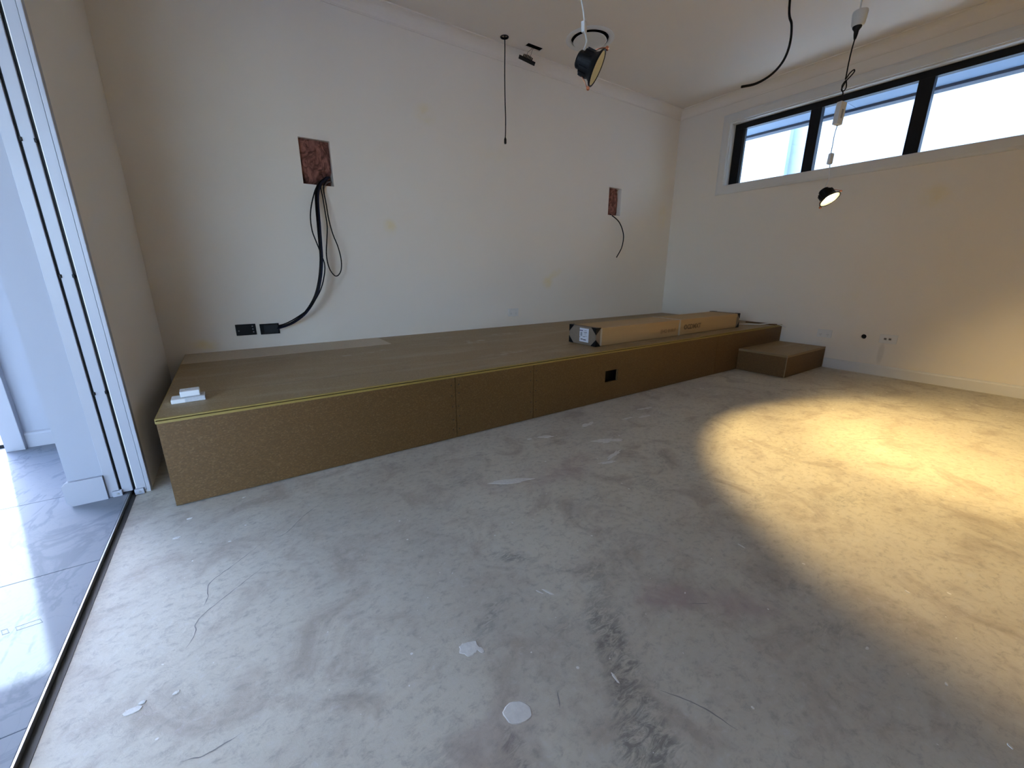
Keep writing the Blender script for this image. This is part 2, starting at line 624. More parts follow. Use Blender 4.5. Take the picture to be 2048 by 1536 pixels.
def slab(name, fn, u0, u1, v0, v1, thick, holes, mat, parent=None):
    """A slab with holes. fn(u,v,d)->xyz, d=0 the room face.
    holes: ('rect',u0,u1,v0,v1,depth) or ('circ',cu,cv,r,depth); depth>=thick goes through."""
    bm = bmesh.new()
    us, vs_ = {u0, u1}, {v0, v1}
    cells = []
    for h in holes:
        if h[0] == 'rect':
            a, b, c, d = h[1:5]
        else:
            a, b, c, d = h[1] - h[3] * 1.4, h[1] + h[3] * 1.4, h[2] - h[3] * 1.4, h[2] + h[3] * 1.4
        us |= {a, b}
        vs_ |= {c, d}
        cells.append((a, b, c, d, h))
    us, vs_ = sorted(us), sorted(vs_)
    cache = {}

    def V(u, v, d):
        k = (round(u, 5), round(v, 5), round(d, 5))
        if k not in cache:
            cache[k] = bm.verts.new(fn(u, v, d))
        return cache[k]
    for d in (0.0, thick):
        for a, b in zip(us[:-1], us[1:]):
            for c, e in zip(vs_[:-1], vs_[1:]):
                mu, mv = (a + b) / 2, (c + e) / 2
                hit = None
                for (ca, cb, cc, ce, h) in cells:
                    if ca < mu < cb and cc < mv < ce:
                        hit = h
                if hit is not None and (d == 0.0 or hit[-1] >= thick):
                    continue
                bm.faces.new((V(a, c, d), V(b, c, d), V(b, e, d), V(a, e, d)))
    for (a, b, c, e, h) in cells:
        dep = min(h[-1], thick)
        through = h[-1] >= thick
        if h[0] == 'rect':
            uu = [u for u in us if a - 1e-9 <= u <= b + 1e-9]
            vv = [v for v in vs_ if c - 1e-9 <= v <= e + 1e-9]
            ring = [(u, c) for u in uu] + [(b, v) for v in vv[1:]] + [(u, e) for u in uu[::-1][1:]] + [(a, v) for v in vv[::-1][1:-1]]
        else:
            ring = [(h[1] + h[3] * math.cos(2 * math.pi * k / 28), h[2] + h[3] * math.sin(2 * math.pi * k / 28)) for k in range(28)]
            uu = [u for u in us if a - 1e-9 <= u <= b + 1e-9]
            vv = [v for v in vs_ if c - 1e-9 <= v <= e + 1e-9]
            outer = [(u, c) for u in uu] + [(b, v) for v in vv[1:]] + [(u, e) for u in uu[::-1][1:]] + [(a, v) for v in vv[::-1][1:-1]]
            ds = (0.0, thick) if through else (0.0,)
            for d in ds:
                ov = [V(u, v, d) for u, v in outer]
                iv = [V(u, v, d) for u, v in ring]
                oe = [bm.edges.get((ov[i], ov[(i + 1) % len(ov)])) or bm.edges.new((ov[i], ov[(i + 1) % len(ov)])) for i in range(len(ov))]
                ie = [bm.edges.get((iv[i], iv[(i + 1) % len(iv)])) or bm.edges.new((iv[i], iv[(i + 1) % len(iv)])) for i in range(len(iv))]
                bmesh.ops.triangle_fill(bm, edges=oe + ie, use_beauty=True)
        for i in range(len(ring)):
            p, q = ring[i], ring[(i + 1) % len(ring)]
            bm.faces.new((V(p[0], p[1], 0.0), V(q[0], q[1], 0.0), V(q[0], q[1], dep), V(p[0], p[1], dep)))
        if not through:
            bm.faces.new([V(p[0], p[1], dep) for p in ring])
    # outer rim
    rim = [(u, v0) for u in us] + [(u1, v) for v in vs_[1:]] + [(u, v1) for u in us[::-1][1:]] + [(u0, v) for v in vs_[::-1][1:-1]]
    for i in range(len(rim)):
        p, q = rim[i], rim[(i + 1) % len(rim)]
        bm.faces.new((V(p[0], p[1], 0.0), V(q[0], q[1], 0.0), V(q[0], q[1], thick), V(p[0], p[1], thick)))
    return from_bm(name, bm, mat, parent)


def structure(o, label=None):
    o['kind'] = 'structure'
    if label:
        o['label'] = label
    return o


# ------------------------------------------------------------------ dimensions
XL = -5.12          # room face of left wall
H = 2.70
D, S, LST = 1.4718, 0.3689, 5.018      # stage depth, height, length
JY = -1.26          # jamb face of the sliding-door opening
OY = -3.05         # far end of the sliding-door opening, behind the camera
TZ = 0.014          # tile level of the hall

# ------------------------------------------------------------------ room shell
def floor_mesh():
    x0, x1, y0, y1, st_ = -5.178, 0.02, -3.72, -1.40, .006
    nx, ny = int((x1 - x0) / st_), int((y1 - y0) / st_)
    xs = np.linspace(x0, x1, nx + 1)
    ys_ = np.linspace(y0, y1, ny + 1)
    X, Y = np.meshgrid(xs, ys_)
    # gently warped coordinates so that no stain has a ruled outline
    wx = X + .008 * np.sin(Y * 61 + 3 * np.sin(X * 23)) + .005 * np.sin(X * 140 + Y * 90)
    wy = Y + .008 * np.sin(X * 57 + 2 * np.sin(Y * 31)) + .005 * np.sin(Y * 150 - X * 80)

    def field(lst):
        f_ = np.zeros_like(X)
        for (cu, cv, ru, rv, rot, s_) in lst:
            c_, n_ = math.cos(math.radians(rot)), math.sin(math.radians(rot))
            dx, dy = wx - cu, wy - cv
            r_ = np.sqrt(((dx * c_ + dy * n_) / ru) ** 2 + ((-dx * n_ + dy * c_) / rv) ** 2)
            t = np.clip((1.25 - r_) / 1.1, 0, 1)
            f_ += s_ * t * t * (3 - 2 * t)
        return np.clip(f_, 0, 1)
    cols = np.stack([field(DARK), field(RED), field(CHALK), np.ones_like(X)], -1).reshape(-1, 4)
    co = np.stack([X, Y, np.zeros_like(X)], -1).reshape(-1, 3)
    W = nx + 1
    i0 = (np.arange(ny)[:, None] * W + np.arange(nx)[None, :]).ravel()
    quads = np.stack([i0, i0 + 1, i0 + 1 + W, i0 + W], -1)
    ext = np.array([(x0, -6.7, 0), (x1, -6.7, 0), (x1, y0, 0), (x0, y0, 0), (x0, y1, 0), (x1, y1, 0), (x1, .02, 0), (x0, .02, 0),
                    (x0, -6.7, -.12), (x1, -6.7, -.12), (x1, .02, -.12), (x0, .02, -.12)], float)
    e = len(co)
    extra = np.array([(0, 1, 2, 3), (4, 5, 6, 7), (8, 11, 10, 9), (0, 8, 9, 1), (1, 9, 10, 6), (6, 10, 11, 7), (7, 11, 8, 0)]) + e
    co = np.concatenate([co, ext])
    cols = np.concatenate([cols, np.tile([0, 0, 0, 1.], (len(ext), 1))])
    quads = np.concatenate([quads, extra])
    me = bpy.data.meshes.new('floor')
    me.vertices.add(len(co))
    me.vertices.foreach_set('co', co.astype(np.float32).ravel())
    me.loops.add(len(quads) * 4)
    me.loops.foreach_set('vertex_index', quads.astype(np.int32).ravel())
    me.polygons.add(len(quads))
    me.polygons.foreach_set('loop_start', (np.arange(len(quads)) * 4).astype(np.int32))
    me.update(calc_edges=True)
    at_ = me.color_attributes.new('stains', 'FLOAT_COLOR', 'POINT')
    at_.data.foreach_set('color', cols.astype(np.float32).ravel())
    me.validate()
    return me


floor = structure(link('floor', floor_mesh(), M_CONC), 'bare grey concrete floor slab, scuffed and stained with plaster')

structure(slab('wall_back', lambda u, v, d: (u, d, v), -5.347, .25, 0, H, .22, [
    ('rect', -4.1735, -3.972, 1.492, 1.7845, .10), ('rect', -1.128, -.932, 1.5015, 1.782, .10)], M_WALLB),
    'long pale painted wall with two cut-outs')
structure(slab('wall_right', lambda u, v, d: (d, u, v), -6.7, 0.0, 0, H, .25, [
    ('rect', -2.95, -.634, 1.808, 2.432, .5), ('circ', -2.155, .330, .021, .12)], M_WALLR),
    'pale painted wall with the high strip window')
box('hole_shade_plate', (.020, -2.178, .307), (.022, -2.132, .353), M_BLACKPL, bpy.data.objects['wall_right'])  # added black plate in place of the shade inside the round hole
structure(box('wall_rear', (-5.347, -6.92, 0), (.25, -6.7, H), M_WALLL))
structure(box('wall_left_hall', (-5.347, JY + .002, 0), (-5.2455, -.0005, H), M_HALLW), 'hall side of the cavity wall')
structure(box('wall_left', (-5.1645, JY + .004, 0), (XL, -.0005, H), M_WALLL), 'short pale wall stub holding the sliding-door cavity')
structure(box('wall_left_rear', (-5.347, -6.7, 0), (XL, OY, H), M_WALLL))
structure(box('wall_left_header', (-5.347, OY, 2.45), (XL, JY + .002, H), M_WALLL))

HOLE_C = (-2.597, -.169)
structure(slab('ceiling', lambda u, v, d: (u, v, H + d), -5.347, .25, -6.92, .22, .28, [
    ('circ', HOLE_C[0], HOLE_C[1], .034, .16), ('rect', -2.385, -2.225, -.205, -.145, .26),
    ('circ', -2.012, -.53, .155, .2)], M_CEIL), 'flat painted ceiling with cable and light cut-outs')


ceil_ob = bpy.data.objects['ceiling']
for lo_, hi_ in (((-2.3845, -.1475, 2.709), (-2.2255, -.1455, 2.95)), ((-2.2275, -.2045, 2.709), (-2.2255, -.1475, 2.95)), ((-2.3845, -.2045, 2.709), (-2.3825, -.1475, 2.95)),
                 ((-2.3825, -.2045, 2.90), (-2.2275, -.1475, 2.92))):
    box('cavity_shade_liner', lo_, hi_, M_BLACKPL, ceil_ob)  # black liner added to stand in for shade inside the light cut-out


# cornices (cove profile, mitred at the corner)
def cove():
    c = .0868
    pr = [(0, H - c), (.006, H - c), (.008, H - c + .006)]
    for k in range(9):
        a = math.radians(90 * k / 8)
        R = c - .016
        pr.append((.010 + R * (1 - math.cos(a)), H - c + .008 + R * math.sin(a)))
    pr += [(c - .002, H - .008), (c, H - .006), (c, H), (0, H)]
    return pr


def cornice(name, axis, a, b, mit_a, mit_b):
    """axis 'back' along x at y=0, 'right' along y at x=0, 'left' along y at x=XL; mitre sign at each end"""
    bm = bmesh.new()
    pr = cove()
    r0, r1 = [], []
    for d, z in pr:
        ua, ub = a + mit_a * d, b + mit_b * d
        if axis == 'back':
            p, q = (ua, -d, z), (ub, -d, z)
        elif axis == 'right':
            p, q = (-d, ua, z), (-d, ub, z)
        else:
            p, q = (XL + d, ua, z), (XL + d, ub, z)
        r0.append(bm.verts.new(p))
        r1.append(bm.verts.new(q))
    n = len(pr)
    for i in range(n):
        j = (i + 1) % n
        bm.faces.new((r0[i], r0[j], r1[j], r1[i]))
    bm.faces.new(r0)
    bm.faces.new(r1[::-1])
    return structure(from_bm(name, bm, M_CEIL), None)


cornice('trim_1', 'back', XL, 0, 1, -1)['label'] = 'cove cornice along the long back wall'
cornice('trim_2', 'right', -6.7, 0, 0, -1)['label'] = 'cove cornice above the strip window'
cornice('trim_3', 'left', JY, 0, 0, -1)['label'] = 'cove cornice over the left wall stub'


# skirting on the right wall
def skirting(name, pts_fn, a, b, h, t):
    bm = bmesh.new()
    pr = [(0, 0), (t, 0), (t, h * .82), (t * .75, h * .93), (t * .35, h), (0, h)]
    r0 = [bm.verts.new(pts_fn(a, d, z)) for d, z in pr]
    r1 = [bm.verts.new(pts_fn(b, d, z)) for d, z in pr]
    n = len(pr)
    for i in range(n):
        bm.faces.new((r0[i], r0[(i + 1) % n], r1[(i + 1) % n], r1[i]))
    bm.faces.new(r0)
    bm.faces.new(r1[::-1])
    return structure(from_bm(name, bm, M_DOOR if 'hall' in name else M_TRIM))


skirting('baseboard_right', lambda u, d, z: (-d, u, z), -6.7, -1.895, .092, .016)['label'] = 'white painted skirting board under the strip window wall'

# ------------------------------------------------------------------ hall beyond the sliding door
fh = structure(box('floor_hall', (-9.6, -6.92, -.12), (-5.186, -.05, TZ - .010), simple('tile_bed', (.55, .55, .55), .9)), 'marble tiled floor of the next room')
bmt = bmesh.new()
TW, TL, GAP = 1.198, .598, .002
ys = [-.05 - .5, -1.148 + .6 * 0]
yrows = []
y = -1.148 + .6
ylist = [(-1.148 + .6 * k) for k in range(-9, 3)]
xlist = [(-5.188 - 1.2 * k) for k in range(0, 5)]
tile_cache = {}
for yi in ylist:
    for xi in xlist:
        x1_, x0_ = xi, max(xi - 1.2 + GAP, -9.6)
        y0_, y1_ = max(yi - .6 + GAP, -6.9), min(yi, -.06)
        if y1_ - y0_ < .02 or x1_ - x0_ < .02:
            continue
        key = (round(x1_ - x0_, 3), round(y1_ - y0_, 3))
        if key not in tile_cache:
            bmq = bmesh.new()
            add_box(bmq, (-key[0], -key[1], -.010), (0, 0, 0), .0012)
            bmesh.ops.recalc_face_normals(bmq, faces=bmq.faces)
            me = bpy.data.meshes.new('tile')
            bmq.to_mesh(me)
            bmq.free()
            me.materials.append(M_MARBLE)
            tile_cache[key] = me
        o = bpy.data.objects.new('tile', tile_cache[key])
        COL.objects.link(o)
        o.parent = fh
        o.location = (x1_, y1_, TZ)
        if abs(yi - (-1.748)) < .01 and abs(xi - xlist[0]) < .01:
            MARK_TILE = o
# pencilled set-out marks on one tile


def ribbon(bm, pts, w, z, h=.0004):
    for a, b in zip(pts[:-1], pts[1:]):
        a, b = Vector((a[0], a[1], 0)), Vector((b[0], b[1], 0))
        t = (b - a).normalized()
        n_ = Vector((-t.y, t.x, 0)) * w / 2
        lo = [a - n_ - t * w / 2, a + n_ - t * w / 2, b + n_ + t * w / 2, b - n_ + t * w / 2]
        vb = [bm.verts.new((p.x, p.y, z)) for p in lo]
        vt = [bm.verts.new((p.x, p.y, z + h)) for p in lo]
        bm.faces.new(vt)
        for i in range(4):
            bm.faces.new((vb[i], vb[(i + 1) % 4], vt[(i + 1) % 4], vt[i]))


for pts in ([(-5.332, -1.972), (-5.322, -1.972), (-5.313, -1.992), (-5.324, -1.992), (-5.332, -1.972)],
            [(-5.306, -1.977), (-5.263, -1.974), (-5.254, -1.993), (-5.299, -1.993), (-5.306, -1.977)]):
    bm = bmesh.new()
    loc = MARK_TILE.location
    ribbon(bm, [(p[0] - loc.x, p[1] - loc.y) for p in pts], .0016, .0001)
    from_bm('pencil_mark', bm, M_PENCIL, MARK_TILE)

# metal edge trim between tile and slab
bm = bmesh.new()
add_box(bm, (-5.1868, OY, -.004), (-5.1828, JY + .02, TZ + .001))
t_ = structure(from_bm('trim_4', bm, M_ALU), 'thin aluminium edge strip between marble tiles and concrete')
box('channel', (-5.1825, OY, -.004), (-5.166, JY + .02, .0012), M_DARKALU, t_)['label'] = 'dark channel beside the metal edge strip'

# hall walls
HY = -.352
bm = bmesh.new()
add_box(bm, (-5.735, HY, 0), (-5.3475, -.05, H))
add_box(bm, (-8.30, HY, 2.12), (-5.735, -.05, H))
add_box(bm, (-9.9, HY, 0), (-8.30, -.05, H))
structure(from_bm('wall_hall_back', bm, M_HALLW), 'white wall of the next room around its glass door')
skirting('baseboard_hall', lambda u, d, z: (u, HY - d, z + TZ), -5.709, -5.348, .082, .014)['label'] = 'white skirting on the far wall of the next room'
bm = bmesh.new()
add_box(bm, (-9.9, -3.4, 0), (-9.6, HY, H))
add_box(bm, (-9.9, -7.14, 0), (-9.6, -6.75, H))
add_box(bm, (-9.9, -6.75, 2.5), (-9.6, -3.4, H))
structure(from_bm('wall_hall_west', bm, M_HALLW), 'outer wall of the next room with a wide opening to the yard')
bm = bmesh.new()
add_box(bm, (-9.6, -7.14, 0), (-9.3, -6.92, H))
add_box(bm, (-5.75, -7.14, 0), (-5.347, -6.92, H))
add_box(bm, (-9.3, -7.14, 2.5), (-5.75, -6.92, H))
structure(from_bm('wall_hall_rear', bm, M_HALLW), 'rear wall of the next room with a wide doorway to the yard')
structure(box('ceiling_hall', (-9.9, -7.14, H), (-5.347, -.05, H + .28), M_CEIL))
# skirting return at the end of the cavity wall (faces the camera)
bm = bmesh.new()
prs = [(-5.2475, 0), (-5.349, 0), (-5.364, .018), (-5.364, .088), (-5.352, .100), (-5.2475, .100)]
for dy in (0,):
    f0 = [bm.verts.new((x, JY - .013, z + TZ)) for x, z in prs]
    f1 = [bm.verts.new((x, JY + .002, z + TZ)) for x, z in prs]
    bm.faces.new(f0)
    bm.faces.new(f1[::-1])
    for i in range(len(prs)):
        j = (i + 1) % len(prs)
        bm.faces.new((f0[i], f0[j], f1[j], f1[i]))
add_box(bm, (-5.361, JY + .004, TZ), (-5.3475, HY - .002, TZ + .088))
structure(from_bm('baseboard_left', bm, M_DOOR), 'white skirting wrapping the end of the cavity wall')

# glass door of the hall
dg = structure(empty('door_2', (-7.0, -.2, TZ)), 'glazed sliding door of the next room')


def local(parent, lo, hi):
    l = parent.location
    return tuple(a - b for a, b in zip(lo, l)), tuple(a - b for a, b in zip(hi, l))


def lbox(name, parent, lo, hi, mat, bevel=0.0):
    a, b = local(parent, lo, hi)
    return box(name, a, b, mat, parent, bevel)


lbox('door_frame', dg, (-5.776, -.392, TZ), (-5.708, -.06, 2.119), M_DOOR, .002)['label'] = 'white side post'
lbox('track', dg, (-8.28, -.30, TZ), (-5.776, -.13, TZ + .018), M_BLACKMETAL)['label'] = 'black bottom track'
for dy in (0.0, .045):                      # both leaves slid to the far side
    lbox('rail', dg, (-8.28, -.282 + dy, TZ + .018), (-7.02, -.245 + dy, TZ + .07), M_BLACKMETAL)
    lbox('rail', dg, (-8.28, -.282 + dy, 2.07), (-7.02, -.245 + dy, 2.12), M_BLACKMETAL)
    lbox('stile', dg, (-7.07, -.282 + dy, TZ + .07), (-7.02, -.245 + dy, 2.07), M_BLACKMETAL)
    lbox('stile', dg, (-8.28, -.282 + dy, TZ + .07), (-8.23, -.245 + dy, 2.07), M_BLACKMETAL)
    lbox('pane', dg, (-8.23, -.266 + dy, TZ + .07), (-7.07, -.261 + dy, 2.07), M_GLASS)

# ------------------------------------------------------------------ cavity sliding door (door_1)
d1 = structure(empty('door_1', (-5.19, JY, 0)), 'white cavity sliding door pushed back into the wall')
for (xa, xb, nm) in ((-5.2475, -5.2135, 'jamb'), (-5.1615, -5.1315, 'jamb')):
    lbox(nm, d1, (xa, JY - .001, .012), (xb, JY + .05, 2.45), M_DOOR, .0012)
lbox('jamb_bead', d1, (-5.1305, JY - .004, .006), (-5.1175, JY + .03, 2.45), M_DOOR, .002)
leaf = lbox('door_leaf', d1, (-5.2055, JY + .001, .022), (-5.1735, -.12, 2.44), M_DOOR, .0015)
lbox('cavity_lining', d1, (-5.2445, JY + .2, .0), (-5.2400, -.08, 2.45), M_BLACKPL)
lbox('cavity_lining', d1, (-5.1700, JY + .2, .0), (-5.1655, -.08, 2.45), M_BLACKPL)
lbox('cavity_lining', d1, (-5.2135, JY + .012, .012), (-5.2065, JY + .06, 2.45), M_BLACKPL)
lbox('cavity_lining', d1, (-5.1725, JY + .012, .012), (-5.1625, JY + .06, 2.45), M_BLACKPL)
for xa, z0 in ((-5.234, TZ), (-5.168, .002)):
    gd = lbox('floor_guide', d1, (xa, JY - .012, z0), (xa + .030, JY + .005, z0 + .024), M_DOOR, .002)
    a = Vector((xa + .017, JY - .0128, z0 + .012)) - d1.location
    lathe('guide_screw', [(0, .0012), (.004, .001), (.0045, 0), (0, 0)], M_ALU, gd, 12, False, Matrix.Translation(a) @ Matrix.Rotation(math.radians(90), 4, 'X'))
for z0 in (.442, .879, 1.313, 1.75):
    for xa in (-5.2085, -5.1755):
        lbox('buffer', d1, (xa, JY - .004, z0), (xa + .006, JY + .006, z0 + .012), M_BLACKPL, .001)

# ------------------------------------------------------------------ strip window
w1 = structure(empty('window_1', (0, -1.79, 1.808)), 'long high window with black aluminium frame and three panes')
WY0, WY1, WZ0, WZ1 = -2.95, -.634, 1.808, 2.432
# architrave
bm = bmesh.new()
aw = .083
prof_a = [(0, 0), (.0, .018), (.06, .018), (.078, .013), (.083, .009), (.083, 0)]   # (distance outwards, projection)
corners = [(WY1, WZ0, 1, -1), (WY1, WZ1, 1, 1), (WY0, WZ1, -1, 1), (WY0, WZ0, -1, -1)]
rings = []
for (cy_, cz_, sy, sz) in corners:
    rings.append([bm.verts.new((-p - .0, cy_ + sy * o - 0, cz_ + sz * o + 1.808 - 1.808)) for o, p in prof_a])
for i in range(4):
    a, b = rings[i], rings[(i + 1) % 4]
    for k in range(len(prof_a)):
        k2 = (k + 1) % len(prof_a)
        bm.faces.new((a[k], a[k2], b[k2], b[k]))
bmesh.ops.translate(bm, vec=-w1.location, verts=bm.verts)
from_bm('architrave', bm, M_TRIM, w1)
# white reveal lining
for nm, lo, hi in (('reveal', (0, WY1 - .012, WZ0), (.125, WY1, WZ1)), ('reveal', (0, WY0, WZ0), (.125, WY0 + .012, WZ1)),
                   ('reveal', (0, WY0 + .012, WZ1 - .012), (.125, WY1 - .012, WZ1)), ('reveal', (0, WY0 + .012, WZ0), (.125, WY1 - .012, WZ0 + .010))):
    lbox(nm, w1, lo, hi, M_TRIM, .0015)
FX0, FX1 = .075, .135
for nm, lo, hi in (('frame_rail', (FX0, WY0, 2.366), (FX1, WY1, 2.432)), ('frame_rail', (FX0, WY0, 1.795), (FX1, WY1, 1.832)),
                   ('frame_stile', (FX0, -.739, 1.832), (FX1, WY1, 2.366)), ('frame_stile', (FX0, WY0, 1.832), (FX1, -2.845, 2.366)),
                   ('mullion', (FX0 - .004, -1.452, 1.832), (FX1, -1.362, 2.366)), ('mullion', (FX0 - .004, -2.204, 1.832), (FX1, -2.108, 2.366))):
    lbox(nm, w1, lo, hi, M_BLACKMETAL, .0025)
lbox('seal', w1, (FX0 + .02, -.749, 1.832), (FX1 - .01, -.739, 2.366), M_DARKALU)
for a, b in ((-1.362, -.739), (-2.108, -1.452), (-2.845, -2.204)):
    lbox('pane', w1, (.105, a, 1.832), (.110, b, 2.366), M_GLASS)

# outside: eave, roof, neighbour, ground
ev = structure(empty('roof_eave', (.7, -3, 2.45)), 'pale soffit and dark gutter of the eave outside the strip window')
for k in range(5):
    lbox('soffit_sheet', ev, (.25, -6.0 + 1.5 * k + .002, 2.462), (.70, -4.5 + 1.5 * k - .002, 2.470), M_SOFFIT)
lbox('gutter', ev, (.695, -6.0, 2.437), (.80, 1.5, 2.56), M_FASCIA, .004)
structure(box('roof', (-10.2, -7.3, 2.99), (.82, .5, 3.1), M_ROOF))
structure(box('wall_right_upper', (.0, -6.9, 2.981), (.25, .2, 2.99), M_RENDERWALL))
nb = tag(empty('neighbour_house', (2.2, 0, -.1)), 'bright white rendered side wall of the house seen through the strip window', 'house')
lbox('wall', nb, (2.2, -.237, -.1), (3.2, 3.5, 5.5), M_RENDERWALL)
lbox('wall', nb, (2.30, -7.5, -.1), (3.2, -.237, 5.5), M_RENDERWALL)
structure(box('ground', (-40, -40, -.3), (40, 40, -.13), M_PAVING), 'pale paving outside')

# ------------------------------------------------------------------ stage platform
st = tag(empty('stage_platform', (-LST / 2, -D / 2, 0)), 'long low particleboard stage with yellow front edge along the back wall', 'stage')
ZT = .019                       # sheet thickness
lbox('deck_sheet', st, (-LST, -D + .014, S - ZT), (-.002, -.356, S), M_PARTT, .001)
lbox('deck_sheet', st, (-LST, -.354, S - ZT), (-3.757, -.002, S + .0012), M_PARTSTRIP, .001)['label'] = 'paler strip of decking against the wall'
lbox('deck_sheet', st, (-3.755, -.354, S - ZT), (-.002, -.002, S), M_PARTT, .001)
# yellow tongue edge: two lips and a recessed groove between
lbox('edge_strip', st, (-LST, -D, S - .0052), (-.002, -D + .014, S), M_YELLOW)
lbox('edge_strip', st, (-LST, -D - .002, S - ZT), (-.002, -D + .014, S - .0095), M_YELLOW)
lbox('end_strip', st, (-LST - .003, -D, S - ZT), (-LST, -.002, S), M_YELLOW)
zp = S - ZT


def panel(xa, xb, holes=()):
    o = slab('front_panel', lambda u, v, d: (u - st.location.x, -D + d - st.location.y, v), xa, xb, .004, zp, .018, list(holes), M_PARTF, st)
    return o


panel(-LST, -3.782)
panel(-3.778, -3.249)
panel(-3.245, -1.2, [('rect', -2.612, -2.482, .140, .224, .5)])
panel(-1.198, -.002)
lbox('end_panel', st, (-LST, -D + .018, .004), (-LST + .018, -.002, zp), M_PARTF)
lbox('joint_batten', st, (-3.84, -D + .018, .004), (-3.72, -D + .05, zp), M_BLACKPL)
lbox('joint_batten', st, (-3.30, -D + .018, .004), (-3.19, -D + .05, zp), M_BLACKPL)
lbox('cavity_shade_sheet', st, (-2.64, -D + .05, .11), (-2.45, -D + .055, .25), M_BLACKPL)['label'] = 'black sheet standing in for the shade behind the cut-out'  # black sheet painted in for the shade of the cavity
bms = bmesh.new()
add_lathe(bms, [(0, .0008), (.003, .0008), (.0042, 0), (0, 0)], 10, False)
bmesh.ops.recalc_face_normals(bms, faces=bms.faces)
sme = bpy.data.meshes.new('screw')
bms.to_mesh(sme)
bms.free()
sme.materials.append(M_SCREW)
for x in (-3.800, -3.760, -3.268, -3.226):
    for z in (.06, .12, .19, .25, .31):
        o = bpy.data.objects.new('screw', sme)
        COL.objects.link(o)
        o.parent = st
        o.location = Vector((x + random.uniform(-.004, .004), -D - .0002, z + random.uniform(-.01, .01))) - st.location
        o.rotation_euler = (math.radians(90), 0, 0)

# step
sp = tag(empty('stage_step', (-.41, -D - .21, 0)), 'low particleboard step box in front of the stage at the right wall', 'step')
SW, SD, SH = .817, .420, .199
lbox('tread', sp, (-SW, -D - SD, SH - .018), (-.017, -D - .001, SH), M_PARTT, .001)
lbox('front_panel', sp, (-SW + .003, -D - SD, .003), (-.017, -D - SD + .018, SH - .018), M_PARTF)
lbox('side_panel', sp, (-SW, -D - SD + .018, .003), (-SW + .018, -D - .001, SH - .018), M_PARTF)
lbox('side_panel', sp, (-.035, -D - SD + .018, .003), (-.017, -D - .001, SH - .018), M_PARTF)
lbox('edge_strip', sp, (-SW - .001, -D - SD - .001, .003), (-SW + .006, -D - SD + .005, SH), M_RAWEDGE)['label'] = 'pale raw corner edge'
lbox('edge_strip', sp, (-SW + .006, -D - SD - .0012, SH - .006), (-.017, -D - SD + .003, SH + .0008), M_RAWEDGE)
lbox('edge_strip', sp, (-SW - .0012, -D - SD + .005, SH - .006), (-SW + .003, -D - .001, SH + .0008), M_RAWEDGE)

# ------------------------------------------------------------------ long carton
bx = tag(empty('long_carton', (-2.575, -1.325, S), (0, 0, math.radians(-.35))), 'long narrow cardboard carton with black corner guards lying on the stage', 'carton')
BL, BW, BH = 1.955, .285, .137
bm = bmesh.new()
add_box(bm, (.012, .004, .0015), (BL - .012, BW - .004, BH - .003), .004)
body = from_bm('carton_body', bm, M_CARD, bx)
# telescoped end caps
box('end_cap', (0, 0, .001), (.045, BW, BH), M_CARDEND, bx, .004)
box('end_cap', (BL - .045, 0, .001), (BL, BW, BH), M_CARDEND, bx, .004)
# lid flap (top sheet folded down the side)
box('lid_flap', (.045, .0005, BH - .034), (BL - .045, .0035, BH - .003), M_CARD, bx)
tb = bmesh.new()
add_box(tb, (.985, -.0008, .002), (1.005, .003, BH - .001))
add_box(tb, (.985, 0, BH - .003), (1.005, BW, BH - .0005))
from_bm('packing_tape', tb, M_TAPE, bx)
tb = bmesh.new()
add_box(tb, (.045, -.0006, .006), (.062, .003, BH - .006))
from_bm('packing_tape', tb, M_TAPE, bx)


def corner_guard(cx, cy_, cz_, sx, sy, sz):
    """three triangular faces wrapped round a carton corner"""
    bm = bmesh.new()
    e, t = .052, .0016
    o_ = Vector((cx - sx * t, cy_ - sy * t, cz_ - sz * t))
    ax = [Vector((sx * e, 0, 0)), Vector((0, sy * e, 0)), Vector((0, 0, sz * e))]
    inn = Vector((cx + sx * t, cy_ + sy * t, cz_ + sz * t))
    for i in range(3):
        u_, v_ = ax[i], ax[(i + 1) % 3]
        a = [o_, o_ + u_, o_ + u_ * .66 + v_ * .34, o_ + v_ * .66 + u_ * .34, o_ + v_]
        nn = u_.cross(v_).normalized() * .002
        if nn.dot(Vector((sx, sy, sz))) < 0:
            nn = -nn
        A = [bm.verts.new(p) for p in a]
        B = [bm.verts.new(p + nn * .9) for p in a]
        bm.faces.new(A)
        bm.faces.new(B[::-1])
        for k in range(5):
            bm.faces.new((A[k], A[(k + 1) % 5], B[(k + 1) % 5], B[k]))
    return from_bm('corner_guard', bm, M_BLACKPL, bx)


for cx, sx in ((0, 1), (BL, -1)):
    for cy_, sy in ((0, 1), (BW, -1)):
        for cz_, sz in ((.0032, 1), (BH, -1)):
            corner_guard(cx, cy_, cz_, sx, sy, sz)
lab = box('paper_label', (-.0010, .075, .022), (.0005, .170, .124), M_PAPER, bx)
lab['label'] = 'white printed label on the carton end'
bm = bmesh.new()


def lab_bar(bm_, y0, y1, z0, z1):
    add_box(bm_, (-.0016, .170 - y1, z0), (-.0009, .170 - y0, z1))


lab_bar(bm, .000, .035, .102, .108)
from_bm('label_print', bm, M_INKBLUE, lab)
bm = bmesh.new()
for y0, y1, z0, z1 in ((.046, .078, .092, .0955), (.05, .07, .082, .084), (.054, .078, .066, .068), (.036, .056, .060, .063), (.014, .036, .038, .044), (.040, .070, .036, .042),
                       (.05, .075, .106, .108), (.0, .01, .054, .056)):
    lab_bar(bm, y0, y1, z0, z1)
from_bm('label_print', bm, M_INK, lab)
bm = bmesh.new()
lab_bar(bm, .010, .028, .064, .094)
from_bm('label_print', bm, simple('grey_print', (.30, .32, .36), .7), lab)


